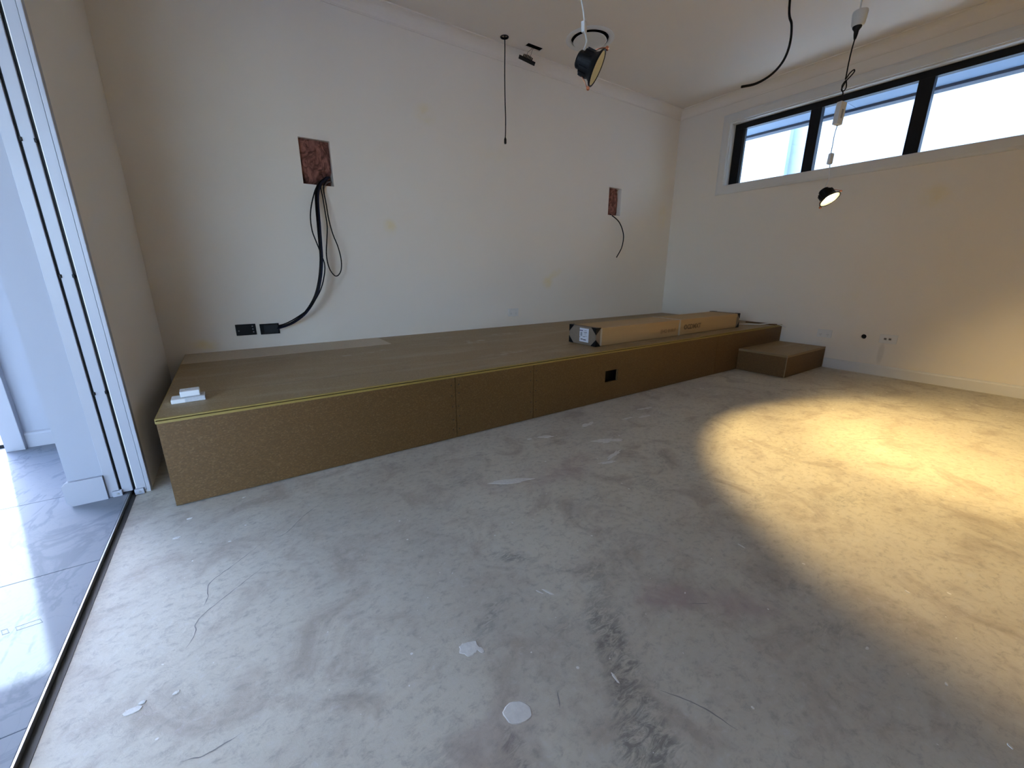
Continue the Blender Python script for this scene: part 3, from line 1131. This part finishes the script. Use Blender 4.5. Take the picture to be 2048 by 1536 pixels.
def text_mesh(name, body_, size, mat, M, parent, bold=0.0):
    cu = bpy.data.curves.new(name, 'FONT')
    cu.body = body_
    cu.size = size
    cu.extrude = .0002
    cu.offset = bold
    cu.resolution_u = 3
    to = bpy.data.objects.new(name, cu)
    COL.objects.link(to)
    dg_ = bpy.context.evaluated_depsgraph_get()
    me = bpy.data.meshes.new_from_object(to.evaluated_get(dg_))
    bpy.data.objects.remove(to)
    me.transform(M)
    return link(name, me, mat, parent)


TM = Matrix.Translation((.74, -.0008, .040)) @ Matrix.Rotation(math.radians(90), 4, 'X')
text_mesh('printed_text', 'EHO 8181F', .042, M_INKFADE, TM, bx)
TM = Matrix.Translation((1.055, -.0008, .048)) @ Matrix.Rotation(math.radians(90), 4, 'X')
text_mesh('printed_text', 'OCDMXT', .058, M_INKFADE, TM, bx, .0015)

# white cable offcut and sliver of board by the far end of the stage
cb = tube('cable_offcut', [(-.50, -1.19, S + .006), (-.42, -1.25, S + .006), (-.34, -1.30, S + .008), (-.25, -1.366, S + .007), (-.16, -1.42, S + .016), (-.085, -1.475, S + .004), (-.03, -1.52, S - .024)], .0055, M_WHITEPL, n=6)
tag(cb, 'stiff white cable offcut poking over the stage edge beyond the carton', 'cable')
bm = bmesh.new()
add_box(bm, (-.17, -1.47, S + .0015), (-.115, -1.18, S + .012), .001)
tag(from_bm('board_offcut', bm, M_PARTF), 'dark narrow board offcut beside the white cable at the stage end', 'offcut')

# two wrapped outlet plates at the near end of the stage
pk = tag(empty('outlet_pack', (-4.930, -1.245, S), (0, 0, math.radians(2))), 'lower white wrapped wall plate lying flat on the stage end', 'wall plate')
box('plate_body', (-.0575, -.037, 0), (.0575, .037, .018), M_WHITEPL, pk, .003)
box('plastic_wrap', (-.012, -.038, .001), (.0585, .039, .020), M_WRAP, pk, .002)
pk2 = tag(empty('outlet_pack', (-4.922, -1.235, S + .0205), (0, 0, math.radians(3))), 'upper white boxed wall plate stacked on the wrapped one', 'wall plate')
box('plate_body', (-.034, -.030, 0), (.034, .030, .024), M_WHITEPL, pk2, .003)
box('plate_print', (-.016, .004, .0238), (.004, .008, .0243), M_GREYPL, pk2)

# ------------------------------------------------------------------ insulation inside the wall cut-outs


def insulation(name, x0, x1, z0, z1, slope, label, seed):
    bm = bmesh.new()
    nx, nz = 22, 30
    g_ = []
    for j in range(nz + 1):
        row = []
        for i in range(nx + 1):
            x = x0 + (x1 - x0) * i / nx
            z = z0 + (z1 - z0) * j / nz
            n_ = mnoise.fractal(Vector((x * 16 + seed, z * 13, seed)), 1.0, 2.0, 4)
            fold = abs(mnoise.noise(Vector((x * 22 + seed * 2, z * 9 + n_, 2.0))))
            dpt = .030 + .012 * n_ + .016 * fold + slope(i / nx, j / nz)
            row.append(bm.verts.new((x, min(max(dpt, .008), .097), z)))
        g_.append(row)
    for j in range(nz):
        for i in range(nx):
            bm.faces.new((g_[j][i], g_[j][i + 1], g_[j + 1][i + 1], g_[j + 1][i]))
    me = bpy.data.meshes.new(name)
    bmesh.ops.recalc_face_normals(bm, faces=bm.faces)
    bm.to_mesh(me)
    bm.free()
    for p in me.polygons:
        p.use_smooth = True
    return tag(link(name, me, M_INS), label, 'insulation')


insulation('insulation_batt', -4.173, -3.973, 1.493, 1.784, lambda u, v: .065 * max(0, (u - .45)) * max(0, .34 - v) * 14 + .05 * max(0, .10 - v) * 10,
           'reddish insulation showing in the wall cut-out with the cable bundle', 3.1)
insulation('insulation_batt', -1.1275, -.9325, 1.502, 1.7815, lambda u, v: .03 * max(0, u - .8) * 4,
           'reddish insulation showing in the wall cut-out near the window corner', 8.4)

# ------------------------------------------------------------------ cables from the cut-outs
bundle = [(-4.0, 0.06, 1.56), (-4.004, 0.03, 1.554), (-4.07, -0.04, 1.497), (-4.103, -0.075, 1.43), (-4.117, -0.1, 1.345), (-4.13, -0.14, 1.211), (-4.141, -0.17, 1.077), (-4.149, -0.185, 0.976), (-4.175, -0.19, 0.841), (-4.217, -0.18, 0.721), (-4.286, -0.145, 0.616), (-4.359, -0.1, 0.553), (-4.422, -0.055, 0.52), (-4.474, -0.0155, 0.502)]
cbn = tag(empty('cable_bundle', (-4.13, -.1, .5)), 'thick bundle of black cables from the left cut-out down to the black plate', 'cable bundle')
offs = [(0, 0), (.0095, .004), (-.009, .003), (.003, -.010), (-.004, .011)]
for k, (ox, oy) in enumerate(offs):
    pts = []
    for i, p in enumerate(bundle):
        tt = i / (len(bundle) - 1)
        wob = .003 * math.sin(tt * 7 + k * 1.7)
        w_ = 1.0 if tt < .8 else 1.0 - .5 * (tt - .8) / .2
        pts.append((p[0] + (ox + wob) * w_, p[1] + oy * w_ * (0.6 if i == len(bundle) - 1 else 1), p[2] + (ox * .6 if tt > .6 else 0) + (oy * .5 if tt > .6 else 0)))
    tube('cable', [Vector(p) - cbn.location for p in pts], .0048, M_CABLEBLUE if k in (1, 3) else M_CABLE, cbn, n=6)
loopL = [(-4.01, 0.05, 1.545), (-4.026, 0.02, 1.527), (-4.095, -0.04, 1.475), (-4.143, -0.085, 1.377), (-4.172, -0.11, 1.276), (-4.178, -0.135, 1.176), (-4.162, -0.155, 1.093), (-4.147, -0.185, 1.016), (-4.136, -0.208, 0.942), (-4.152, -0.213, 0.858), (-4.190, -0.208, 0.760), (-4.264, -0.172, 0.650), (-4.35, -0.12, 0.580), (-4.413, -0.065, 0.54), (-4.462, -0.0155, 0.520)]
tag(tube('cable', loopL, .0042, M_CABLE, n=6), 'single black cable bowing out left of the cable bundle', 'cable')
loopR = [(-4.0, 0.05, 1.55), (-4.012, 0.02, 1.535), (-4.052, -0.03, 1.474), (-4.052, -0.06, 1.371), (-4.052, -0.08, 1.287), (-4.048, -0.092, 1.226), (-4.035, -0.096, 1.153), (-4.01, -0.096, 1.068), (-3.998, -0.094, 0.98), (-4.006, -0.092, 0.909), (-4.031, -0.088, 0.87), (-4.058, -0.086, 0.873), (-4.086, -0.084, 0.927), (-4.093, -0.08, 1.014), (-4.077, -0.072, 1.118), (-4.062, -0.062, 1.214), (-4.063, -0.052, 1.305), (-4.065, -0.038, 1.406), (-4.064, -0.014, 1.482), (-4.018, 0.02, 1.541), (-4.01, 0.06, 1.55)]
tag(tube('cable', loopR, .0040, M_CABLE, n=6), 'thin black cable hanging in a teardrop loop right of the bundle', 'cable')
tag(tube('cable', [(-4.0, .05, 1.535), (-3.985, .02, 1.528), (-4.02, -.012, 1.508), (-4.045, -.022, 1.472), (-4.05, -.03, 1.43)], .003, simple('grey_cable_sheath', (.14, .13, .13), .5), n=5),
    'short thin grey cable end among the bundle at the cut-out', 'cable')
cab2 = [(-1.061, .05, 1.53), (-1.061, .02, 1.507), (-1.049, -.02, 1.482), (-.996, -.05, 1.431), (-.941, -.06, 1.349), (-.921, -.065, 1.264), (-.937, -.06, 1.156), (-.998, -.05, 1.052)]
tag(tube('cable', cab2, .0058, M_CABLE, n=8), 'single black cable curling from the small right cut-out', 'cable')

# ------------------------------------------------------------------ wall plates and outlets


def plate_at(name, label, cat, loc, rz, w=.120, h=.076, mat=None):
    t = tag(empty(name, loc, (0, 0, rz)), label, cat)
    box('plate', (-w / 2, -.009, -h / 2), (w / 2, 0, h / 2), mat or M_WHITEPL, t, .002)
    return t


bpz = plate_at('cable_plate', 'black wall plate with small screws, left of the pair above the stage', 'wall plate', (-4.660, 0, .506), 0, .120, .076, M_BLACKPL)
for (u_, v_) in ((-.043, -.006), (.040, .022), (.041, .002), (.043, -.018)):
    lathe('screw', [(0, .0015), (.004, .0012), (.0046, 0), (0, 0)], simple('dull_steel', (.25, .25, .26), .5) if 'dull_steel' not in MATS else MATS['dull_steel'], bpz, 12, False,
          Matrix.Translation((u_, -.009, v_)) @ Matrix.Rotation(math.radians(90), 4, 'X'))
box('insert', (-.03, -.0105, -.024), (.03, -.008, .024), M_BLACKPL, bpz, .001)
bp2 = plate_at('cable_plate', 'black wall plate with hood that the cable bundle enters', 'wall plate', (-4.516, 0, .5015), 0, .120, .074, M_BLACKPL)
bm = bmesh.new()
hood = [(-.035, -.009), (.052, -.026), (.052, -.022), (-.028, -.0085)]
v0 = [bm.verts.new((x, y_, -.030)) for x, y_ in hood]
v1 = [bm.verts.new((x, y_, .030)) for x, y_ in hood]
bm.faces.new(v0)
bm.faces.new(v1[::-1])
for i in range(4):
    bm.faces.new((v0[i], v0[(i + 1) % 4], v1[(i + 1) % 4], v1[i]))
add_box(bm, (-.03, -.022, .028), (.052, -.008, .031))
add_box(bm, (-.03, -.022, -.031), (.052, -.008, -.028))
from_bm('hood', bm, M_BLACKPL, bp2)


def gpo(name, label, loc, rz):
    t = plate_at(name, label, 'power outlet', loc, rz)
    for s in (-1, 1):
        r_ = box('rocker', (s * .030 - .012, -.0125, .010), (s * .030 + .012, -.0085, .027), M_WHITEPL, t, .0015)
        bm = bmesh.new()
        for (du, dv, rot) in ((-.006, -.008, 30), (.006, -.008, -30), (0, -.019, 0)):
            n0 = len(bm.verts)
            add_box(bm, (-.0009, -.0096, -.0042), (.0009, -.0086, .0042))
            bm.verts.ensure_lookup_table()
            vs = bm.verts[n0:]
            bmesh.ops.transform(bm, matrix=Matrix.Translation((s * .030 + du, 0, dv)) @ Matrix.Rotation(math.radians(rot), 4, 'Y'), verts=vs)
        from_bm('socket_slots', bm, M_GREYPL, t)
    return t


gpo('power_outlet', 'white double power outlet on the back wall just above the stage', (-2.395, 0, .5035), 0)
gpo('power_outlet', 'white double power outlet low on the right wall above the step', (0, -1.855, .322), math.radians(-90))
dt = plate_at('data_outlet', 'white data outlet with two dark jacks low on the right wall', 'data outlet', (0, -2.330, .330), math.radians(-90))
for u_ in (-.020, .012):
    j = box('jack', (u_ - .011, -.0105, -.010), (u_ + .011, -.0085, .010), M_WHITEPL, dt, .0008)
    box('jack_opening', (u_ - .0085, -.0112, -.0075), (u_ + .0085, -.0100, .0075), M_GREYPL, j)

# ------------------------------------------------------------------ ceiling fittings
vt = tag(empty('ceiling_vent', (-2.012, -.53, H)), 'round white ceiling air diffuser with dark ring gap', 'vent')
lathe('outer_ring', [(.152, .02), (.150, -.004), (.158, -.010), (.178, -.010), (.192, -.004), (.193, 0), (.165, .0), (.157, .02)], M_TRIM, vt, 48)
lathe('centre_disc', [(0, -.012), (.105, -.014), (.128, -.020), (.133, -.017), (.129, -.011), (.10, -.006), (0, -.004)], M_TRIM, vt, 48, False)
lathe('throat', [(.153, .0), (.153, .15), (0, .15), (0, .148), (.1515, .148), (.1515, 0)], M_BLACKPL, vt, 48, True)
bm = bmesh.new()
for k in range(3):
    a = k * 2.094
    add_tube(bm, [(.02 * math.cos(a), .02 * math.sin(a), -.008), (.10 * math.cos(a), .10 * math.sin(a), .04), (.152 * math.cos(a), .152 * math.sin(a), .06)], .003, 6, 3)
from_bm('support_arm', bm, M_BLACKPL, vt)

hc = tag(tube('speaker_cable', [(-2.592, -.165, 2.85), (-2.594, -.168, 2.72), (-2.594, -.169, 2.60), (-2.597, -.170, 2.45), (-2.594, -.169, 2.28), (-2.583, -.160, 2.14), (-2.584, -.160, 2.03), (-2.589, -.164, 1.985)], .0042, M_CABLE, n=6),
         'thin black cable dropping from a round ceiling hole in front of the back wall', 'cable')
lathe('connector', [(0, 0), (.005, 0), (.010, -.012), (.0105, -.040), (.008, -.048), (0, -.048)], M_BLACKPL, hc, 12, False, Matrix.Translation((-2.589, -.164, 1.990)))
rg_ = lathe('hole_shade_ring', [(.0345, 0), (.0345, -.003), (.030, -.0045), (.029, .010), (.033, .010)], M_BLACKPL, None, 28, True, Matrix.Translation((HOLE_C[0], HOLE_C[1], H)))  # added black ring so the bare cable hole looks dark
tag(rg_, 'black ring standing in for the shade inside the round ceiling hole', 'hole_shade_ring')

# rectangular light hanging from its cut-out on two wires
rl = tag(empty('rectangular_downlight', (-2.366, -.160, 2.603), (math.radians(-8), math.radians(20), math.radians(-28))), 'black finned rectangular downlight dangling on two wires near the cornice', 'downlight')
box('face_plate', (-.072, -.022, -.007), (.072, .022, 0), M_BLACKPL, rl, .002)
for k in range(7):
    x = -.036 + k * .012
    hgt = .020 + .010 * math.sin(math.pi * (k + 1) / 8)
    box('heat_sink_fin', (x - .0046, -.015, 0), (x + .0046, .015, hgt), M_BLACKPL, rl)
for s in (-.008, .012):
    tube('wire', [(s, 0, .01), (s * 1.6 - .002, .002, .05), (s * .6 + .01, .0, .09), (.03 + s * .3, .0, .13)], .0013, M_CABLE, rl, 6, 5)
box('cavity_block', (-2.30, -.203, 2.712), (-2.262, -.185, 2.735), M_TIMBER)
cbk = bpy.data.objects['cavity_block']
tag(cbk, 'pale timber batten inside the rectangular ceiling cut-out', 'batten')

# loose curved cable at upper centre right
lc = [(-2.70, -2.385, 2.70), (-2.705, -2.39, 2.3), (-2.718, -2.402, 1.933), (-2.728, -2.428, 1.838), (-2.743, -2.44, 1.772), (-2.768, -2.442, 1.715), (-2.799, -2.435, 1.673), (-2.837, -2.42, 1.639), (-2.882, -2.398, 1.614), (-2.928, -2.371, 1.603)]
tag(tube('ceiling_cable', lc, .0045, M_CABLE, n=8), 'bare black cable curling down from the ceiling before the window', 'cable')


# downlights -----------------------------------------------------------
def downlight(name, label, centre, axis, lit, scale=1.0, spill_axis=None):
    """centre = rim centre; axis = beam direction. Local +Z is the beam."""
    q = Vector(axis).normalized().to_track_quat('Z', 'X')
    t = empty(name, centre)
    t.rotation_mode = 'QUATERNION'
    t.rotation_quaternion = q
    t.scale = (scale, scale, scale)
    tag(t, label, 'downlight')
    # housing shell: heat sink body, flaring to a brim; open bowl in front
    prof = [(0, -.066), (.020, -.066), (.024, -.062), (.0245, -.050), (.033, -.048), (.035, -.040), (.035, -.018), (.040, -.008), (.049, -.002), (.051, .001), (.050, .004), (.0475, .004),
            (.0455, .0015), (.0445, .001)]
    inner = [(.0425, -.001), (.030, -.018), (.022, -.024)]
    lathe('housing', prof + [(.0440, .0), (.0425, -.0025), (.0335, -.020), (.022, -.028), (0, -.028)], M_BLACKPL, t, 40, False)
    lathe('reflector', [(.0452, .0022), (.0435, .0002), (.0405, -.003), (.031, -.017), (.0205, -.0235), (.0205, -.0245), (.0325, -.0185), (.0425, -.0025), (.0452, .0008)], M_REFLECT, t, 40, True)
    lathe('led_disc', [(0, -.0215), (.014, -.0220), (.0205, -.0238), (0, -.0245)], M_LED if lit else M_LEDOFF, t, 28, False)
    bm = bmesh.new()
    for k in range(14):
        a = 2 * math.pi * k / 14
        n0 = len(bm.verts)
        add_box(bm, (.0335, -.0012, -.046), (.0375, .0012, -.020))
        bm.verts.ensure_lookup_table()
        bmesh.ops.transform(bm, matrix=Matrix.Rotation(a, 4, 'Z'), verts=bm.verts[n0:])
    from_bm('heat_sink_fins', bm, M_BLACKPL, t)
    for s in (-1, 1):
        o = tube('spring_clip', [(s * .036, 0, -.030), (s * .042, .003, -.022), (s * .049, .003, -.012), (s * .055, 0, -.003), (s * .0565, -.002, .004)], .0016, M_COPPER, t, 6, 5)
        lathe('clip_roller', [(0, -.006), (.0045, -.006), (.0055, -.003), (.0055, .003), (.0045, .006), (0, .006)], M_COPPER, o, 12, False,
              Matrix.Translation((s * .0565, -.002, .003)) @ Matrix.Rotation(math.radians(90), 4, 'X'))
    if lit:
        for nm, en, half, bl, ax in (('lamp_spill', 22, 51, .32, spill_axis), ('lamp_beam', 36, 45, 1.0, (.55, -.48, -.68))):
            ld = bpy.data.lights.new(nm, 'SPOT')
            ld.energy = en
            ld.color = (1.0, .72, .31)
            ld.spot_size = math.radians(2 * half)
            ld.spot_blend = bl
            ld.shadow_soft_size = .018
            lo = bpy.data.objects.new(nm, ld)
            COL.objects.link(lo)
            lo.parent = t
            lo.location = (0, 0, .012)
            lo.rotation_mode = 'QUATERNION'
            lo.rotation_quaternion = q.inverted() @ Vector(ax).to_track_quat('-Z', 'Y')
    return t


def at(px, py, t):
    return CAM + (RX * ((px - 1024) / 812.35) - UP * ((py - 768) / 812.35) + FW) * t


A2 = Vector((-.10, -.60, -.74)).normalized()
C2 = Vector((-2.336, -2.530, 1.228))
downlight('hanging_downlight', 'lit downlight dangling lowest in front of the strip window wall', C2, A2, True, .86, (.17, -.49, -.86))
B2 = C2 - A2 * .056                     # back of the lamp


def l2(z, off):
    return Vector((-2.336, -2.518, z)) + RX * (off * .00234)


pen = tag(empty('lamp_flex', (-2.336, -2.518, H)), 'flex with plug, driver and white connector holding up the lit downlight', 'flex')


def lt(name, pts, rad, mat, parent=pen, seg=8, n=6, straight=False):
    return tube(name, [Vector(p) - pen.location for p in pts], rad, mat, parent, seg, n, straight)


lt('white_flex', [l2(2.70, -2), l2(2.3, -5), l2(1.99, -6), l2(1.955, -5)], .0032, M_WHITEPL)
Mx = Matrix.Translation(l2(1.962, -4) - pen.location)
lathe('plug_socket', [(0, 0), (.012, 0), (.026, -.004), (.0275, -.010), (.024, -.050), (.020, -.058), (0, -.058)], M_WHITEPL, pen, 20, False, Mx)
lathe('plug', [(0, 0), (.0165, 0), (.016, -.006), (.009, -.016), (.0075, -.030), (.0045, -.046), (0, -.046)], M_BLACKPL, pen, 16, False, Matrix.Translation(l2(1.904, -5) - pen.location))
lt('black_flex', [l2(1.862, -5), l2(1.82, -7), l2(1.77, -8), l2(1.725, -8), l2(1.712, -8), l2(1.735, -2), l2(1.747, 4), l2(1.740, 5.5), l2(1.725, 1), l2(1.705, -6.5), l2(1.692, -9), l2(1.673, -12), l2(1.667, -8), l2(1.68, -4), l2(1.705, -6)], .0026, M_CABLE)
lt('black_flex', [l2(1.708, -7), l2(1.69, -12), l2(1.672, -11), l2(1.660, -8), l2(1.645, -8), l2(1.625, -7), l2(1.60, -6)], .0024, M_CABLE)
# LED driver box
bm = bmesh.new()
add_box(bm, (-.019, -.011, -.050), (.019, .011, .040), .003)
MD = Matrix.Translation(l2(1.585, -7) - pen.location) @ Matrix.Rotation(math.radians(-34.2 + 20), 4, 'Z') @ Matrix.Rotation(math.radians(4), 4, 'Y')
bmesh.ops.transform(bm, matrix=MD, verts=bm.verts)
db = from_bm('driver_box', bm, M_WHITEPL, pen)
bm = bmesh.new()
add_box(bm, (-.005, -.0115, -.026), (.006, -.0108, .010))
bmesh.ops.transform(bm, matrix=MD, verts=bm.verts)
from_bm('driver_print', bm, simple('grey_driver_print', (.33, .32, .31), .6), db)
lt('grey_flex', [l2(1.535, -7), l2(1.50, -9), l2(1.46, -9), l2(1.42, -9)], .0018, simple('grey_flex_sheath', (.22, .22, .23), .5))
bm = bmesh.new()
add_box(bm, (-.010, -.008, -.024), (.010, .008, .022), .004)
bmesh.ops.transform(bm, matrix=Matrix.Translation(l2(1.40, -8) - pen.location) @ Matrix.Rotation(math.radians(-20), 4, 'Z') @ Matrix.Rotation(math.radians(3), 4, 'Y'), verts=bm.verts)
from_bm('inline_connector', bm, M_WHITEPL, pen)
lt('white_flex', [l2(1.377, -7), l2(1.34, -5), l2(1.31, -4), B2 + Vector((0, 0, .004)), B2], .002, M_WHITEPL)

A1 = (FW * -.07 + (RX * .86 - UP * .50) * .99).normalized()
C1 = at(1193, 136, 1.25)
downlight('hanging_downlight', 'unlit downlight dangling below the round ceiling diffuser, tilted sideways', C1, A1, False)
B1 = C1 - A1 * .062
pf = tag(empty('lamp_flex', (B1.x, B1.y, H)), 'white flex with white connector holding up the unlit downlight', 'flex')
pl = pf.location


def up1(px, py):
    return at(px, py, 1.25)


tube('white_flex', [Vector((B1.x - .03, B1.y - .02, H)) - pl, Vector((B1.x - .03, B1.y - .02, 2.2)) - pl, up1(1152, -60) - pl, up1(1163, 0) - pl, up1(1167, 25) - pl, up1(1169, 46) - pl], .0024, M_WHITEPL, pf)
bm = bmesh.new()
add_box(bm, (-.008, -.006, -.014), (.008, .006, .014), .002)
bmesh.ops.transform(bm, matrix=Matrix.Translation(up1(1168, 54) - pl) @ Matrix.Rotation(math.radians(15), 4, 'Z') @ Matrix.Rotation(math.radians(-6), 4, 'Y'), verts=bm.verts)
from_bm('inline_connector', bm, M_WHITEPL, pf)
tube('white_flex', [up1(1169, 62) - pl, up1(1172, 75) - pl, up1(1172, 88) - pl, B1 - pl], .0022, M_WHITEPL, pf)

# ------------------------------------------------------------------ dried plaster on the slab


def splat(cx, cy_, rx, ry, rot, seed, n=26, rough=.22, h=.0012):
    bm = bmesh.new()
    c0 = bm.verts.new((cx, cy_, h * 1.3))
    top, bot = [], []
    for k in range(n):
        a = 2 * math.pi * k / n
        rr = 1 + rough * mnoise.fractal(Vector((math.cos(a) * 1.6 + seed * 7.3, math.sin(a) * 1.6, seed)), 1, 2, 3)
        x, y_ = rr * rx * math.cos(a), rr * ry * math.sin(a)
        X = cx + x * math.cos(rot) - y_ * math.sin(rot)
        Y = cy_ + x * math.sin(rot) + y_ * math.cos(rot)
        top.append(bm.verts.new((cx + (X - cx) * .93, cy_ + (Y - cy_) * .93, h)))
        bot.append(bm.verts.new((X, Y, .0001)))
    for k in range(n):
        k2 = (k + 1) % n
        bm.faces.new((c0, top[k], top[k2]))
        bm.faces.new((top[k], bot[k], bot[k2], top[k2]))
    return from_bm('plaster_splat', bm, M_PLASTER, floor)


R_ = math.radians
splat(-4.345, -2.872, .030, .023, R_(-34), 1, rough=.12)
splat(-3.807, -2.044, .105, .018, R_(-22), 2, rough=.55)
splat(-4.356, -2.680, .023, .020, R_(-30), 3, rough=.35)
splat(-4.336, -2.700, .011, .006, R_(-70), 4)
splat(-5.022, -2.408, .016, .0085, R_(-5), 5)
splat(-5.008, -2.397, .007, .0045, R_(-5), 6)
splat(-4.949, -2.411, .0065, .004, R_(10), 7)
splat(-3.02, -1.735, .055, .018, R_(10), 8, rough=.9)
splat(-3.36, -1.742, .042, .016, R_(-20), 9, rough=.5)
splat(-3.455, -1.715, .015, .009, R_(-20), 10)
splat(-3.11, -1.975, .075, .022, R_(-25), 11, rough=.8)
splat(-2.625, -1.838, .05, .012, R_(-10), 12, rough=.6)
splat(-3.21, -2.115, .06, .012, R_(15), 13, rough=.9)
splat(-3.31, -2.16, .045, .01, R_(-15), 14, rough=.8)
splat(-4.079, -2.646, .020, .0035, R_(-66), 15, rough=.3)
splat(-4.100, -2.632, .012, .0022, R_(-66), 16, rough=.3)
splat(-2.50, -1.735, .05, .011, R_(-10), 17, rough=.8)
splat(-2.74, -1.80, .035, .009, R_(0), 18, rough=.8)
splat(-5.00, -1.72, .012, .006, R_(0), 20)
splat(-4.97, -1.60, .010, .006, R_(0), 21)
splat(-4.115, -2.935, .003, .014, R_(-10), 22, rough=.3)
splat(-3.402, -2.857, .003, .014, R_(-5), 23, rough=.4)
for k_, (x_, y2_, r2_) in enumerate([(-3.538, -3.236, .0055), (-3.503, -3.369, .005), (-3.576, -3.471, .006), (-3.208, -3.237, .006), (-3.165, -2.695, .006), (-2.463, -2.42, .012),
                                     (-4.846, -1.848, .0045), (-4.796, -1.768, .0045), (-4.795, -1.54, .006), (-4.276, -2.421, .0035), (-4.307, -2.396, .003), (-3.975, -2.309, .004), (-3.899, -2.338, .004)]):
    splat(x_, y2_, r2_, r2_ * .55, R_(25 * k_), 30 + k_, n=14, rough=.4)

bm = bmesh.new()
rnd = random.Random(11)
cnt = 0
while cnt < 230:
    x, y_ = rnd.uniform(-5.1, -.3), rnd.uniform(-3.6, -1.55)
    if y_ > -D - .45 and x > -.85:
        continue
    if y_ < -2.9 and x > -3.3 and rnd.random() < .3:
        continue
    rr = rnd.choice((.001, .0013, .0016, .002, .0032)) * (1.0 + .35 * (x + 5.1))
    el, rot = rnd.uniform(.45, 1), rnd.uniform(0, 3.14)
    vs = []
    for k in range(6):
        a = 2 * math.pi * k / 6
        px_, py_ = rr * math.cos(a) * rnd.uniform(.8, 1.15), rr * el * math.sin(a)
        vs.append(bm.verts.new((x + px_ * math.cos(rot) - py_ * math.sin(rot), y_ + px_ * math.sin(rot) + py_ * math.cos(rot), .0007)))
    bm.faces.new(vs)
    cnt += 1
fl = from_bm('plaster_flecks', bm, simple('white_fleck', (.80, .78, .74), .8), floor)
fl['kind'] = 'stuff'
fl['label'] = 'tiny white plaster flecks scattered over the concrete'

# hairline cracks and drag marks in the slab
CRACKS = [
    [(-4.534, -1.763), (-4.606, -1.819), (-4.679, -1.904), (-4.714, -1.911)],
    [(-4.758, -1.924), (-4.833, -1.992), (-4.896, -2.047), (-4.901, -2.113), (-4.909, -2.147)],
    [(-4.752, -2.053), (-4.835, -2.119), (-4.916, -2.19), (-4.924, -2.249), (-4.94, -2.287)],
    [(-4.931, -2.584), (-4.888, -2.596), (-4.83, -2.59)],
    [(-4.265, -2.915), (-4.245, -2.885)],
    [(-4.054, -3.012), (-4.012, -3.082), (-3.993, -3.153)],
    [(-3.775, -2.905), (-3.73, -2.935)], [(-2.0, -2.72), (-1.72, -2.87)]]
M_CRACK = simple('crack_line', (.33, .315, .29), .8, noise_amt=.4, noise_scale=60)
for ci, pts in enumerate(CRACKS):
    bm = bmesh.new()
    C_ = catmull([(p[0], p[1], 0) for p in pts], 14)
    n_ = len(C_)
    lft, rgt = [], []
    for i, p in enumerate(C_):
        t = (C_[min(i + 1, n_ - 1)] - C_[max(i - 1, 0)]).normalized()
        nn = Vector((-t.y, t.x, 0))
        jit = .0022 * mnoise.noise(Vector((p.x * 60, p.y * 60, ci)))
        w_ = (.0011 + .0009 * mnoise.noise(Vector((p.x * 45, p.y * 45, 5 + ci)))) * min(1, 4 * i / n_ + .15, 4 * (n_ - 1 - i) / n_ + .15)
        w_ = max(w_, .0002) * (1.3 if ci > 4 else 1)
        q_ = p + nn * jit
        lft.append(bm.verts.new((q_.x + nn.x * w_, q_.y + nn.y * w_, .0004)))
        rgt.append(bm.verts.new((q_.x - nn.x * w_, q_.y - nn.y * w_, .0004)))
    for i in range(n_ - 1):
        bm.faces.new((lft[i], rgt[i], rgt[i + 1], lft[i + 1]))
    from_bm('crack', bm, M_CRACK, floor)
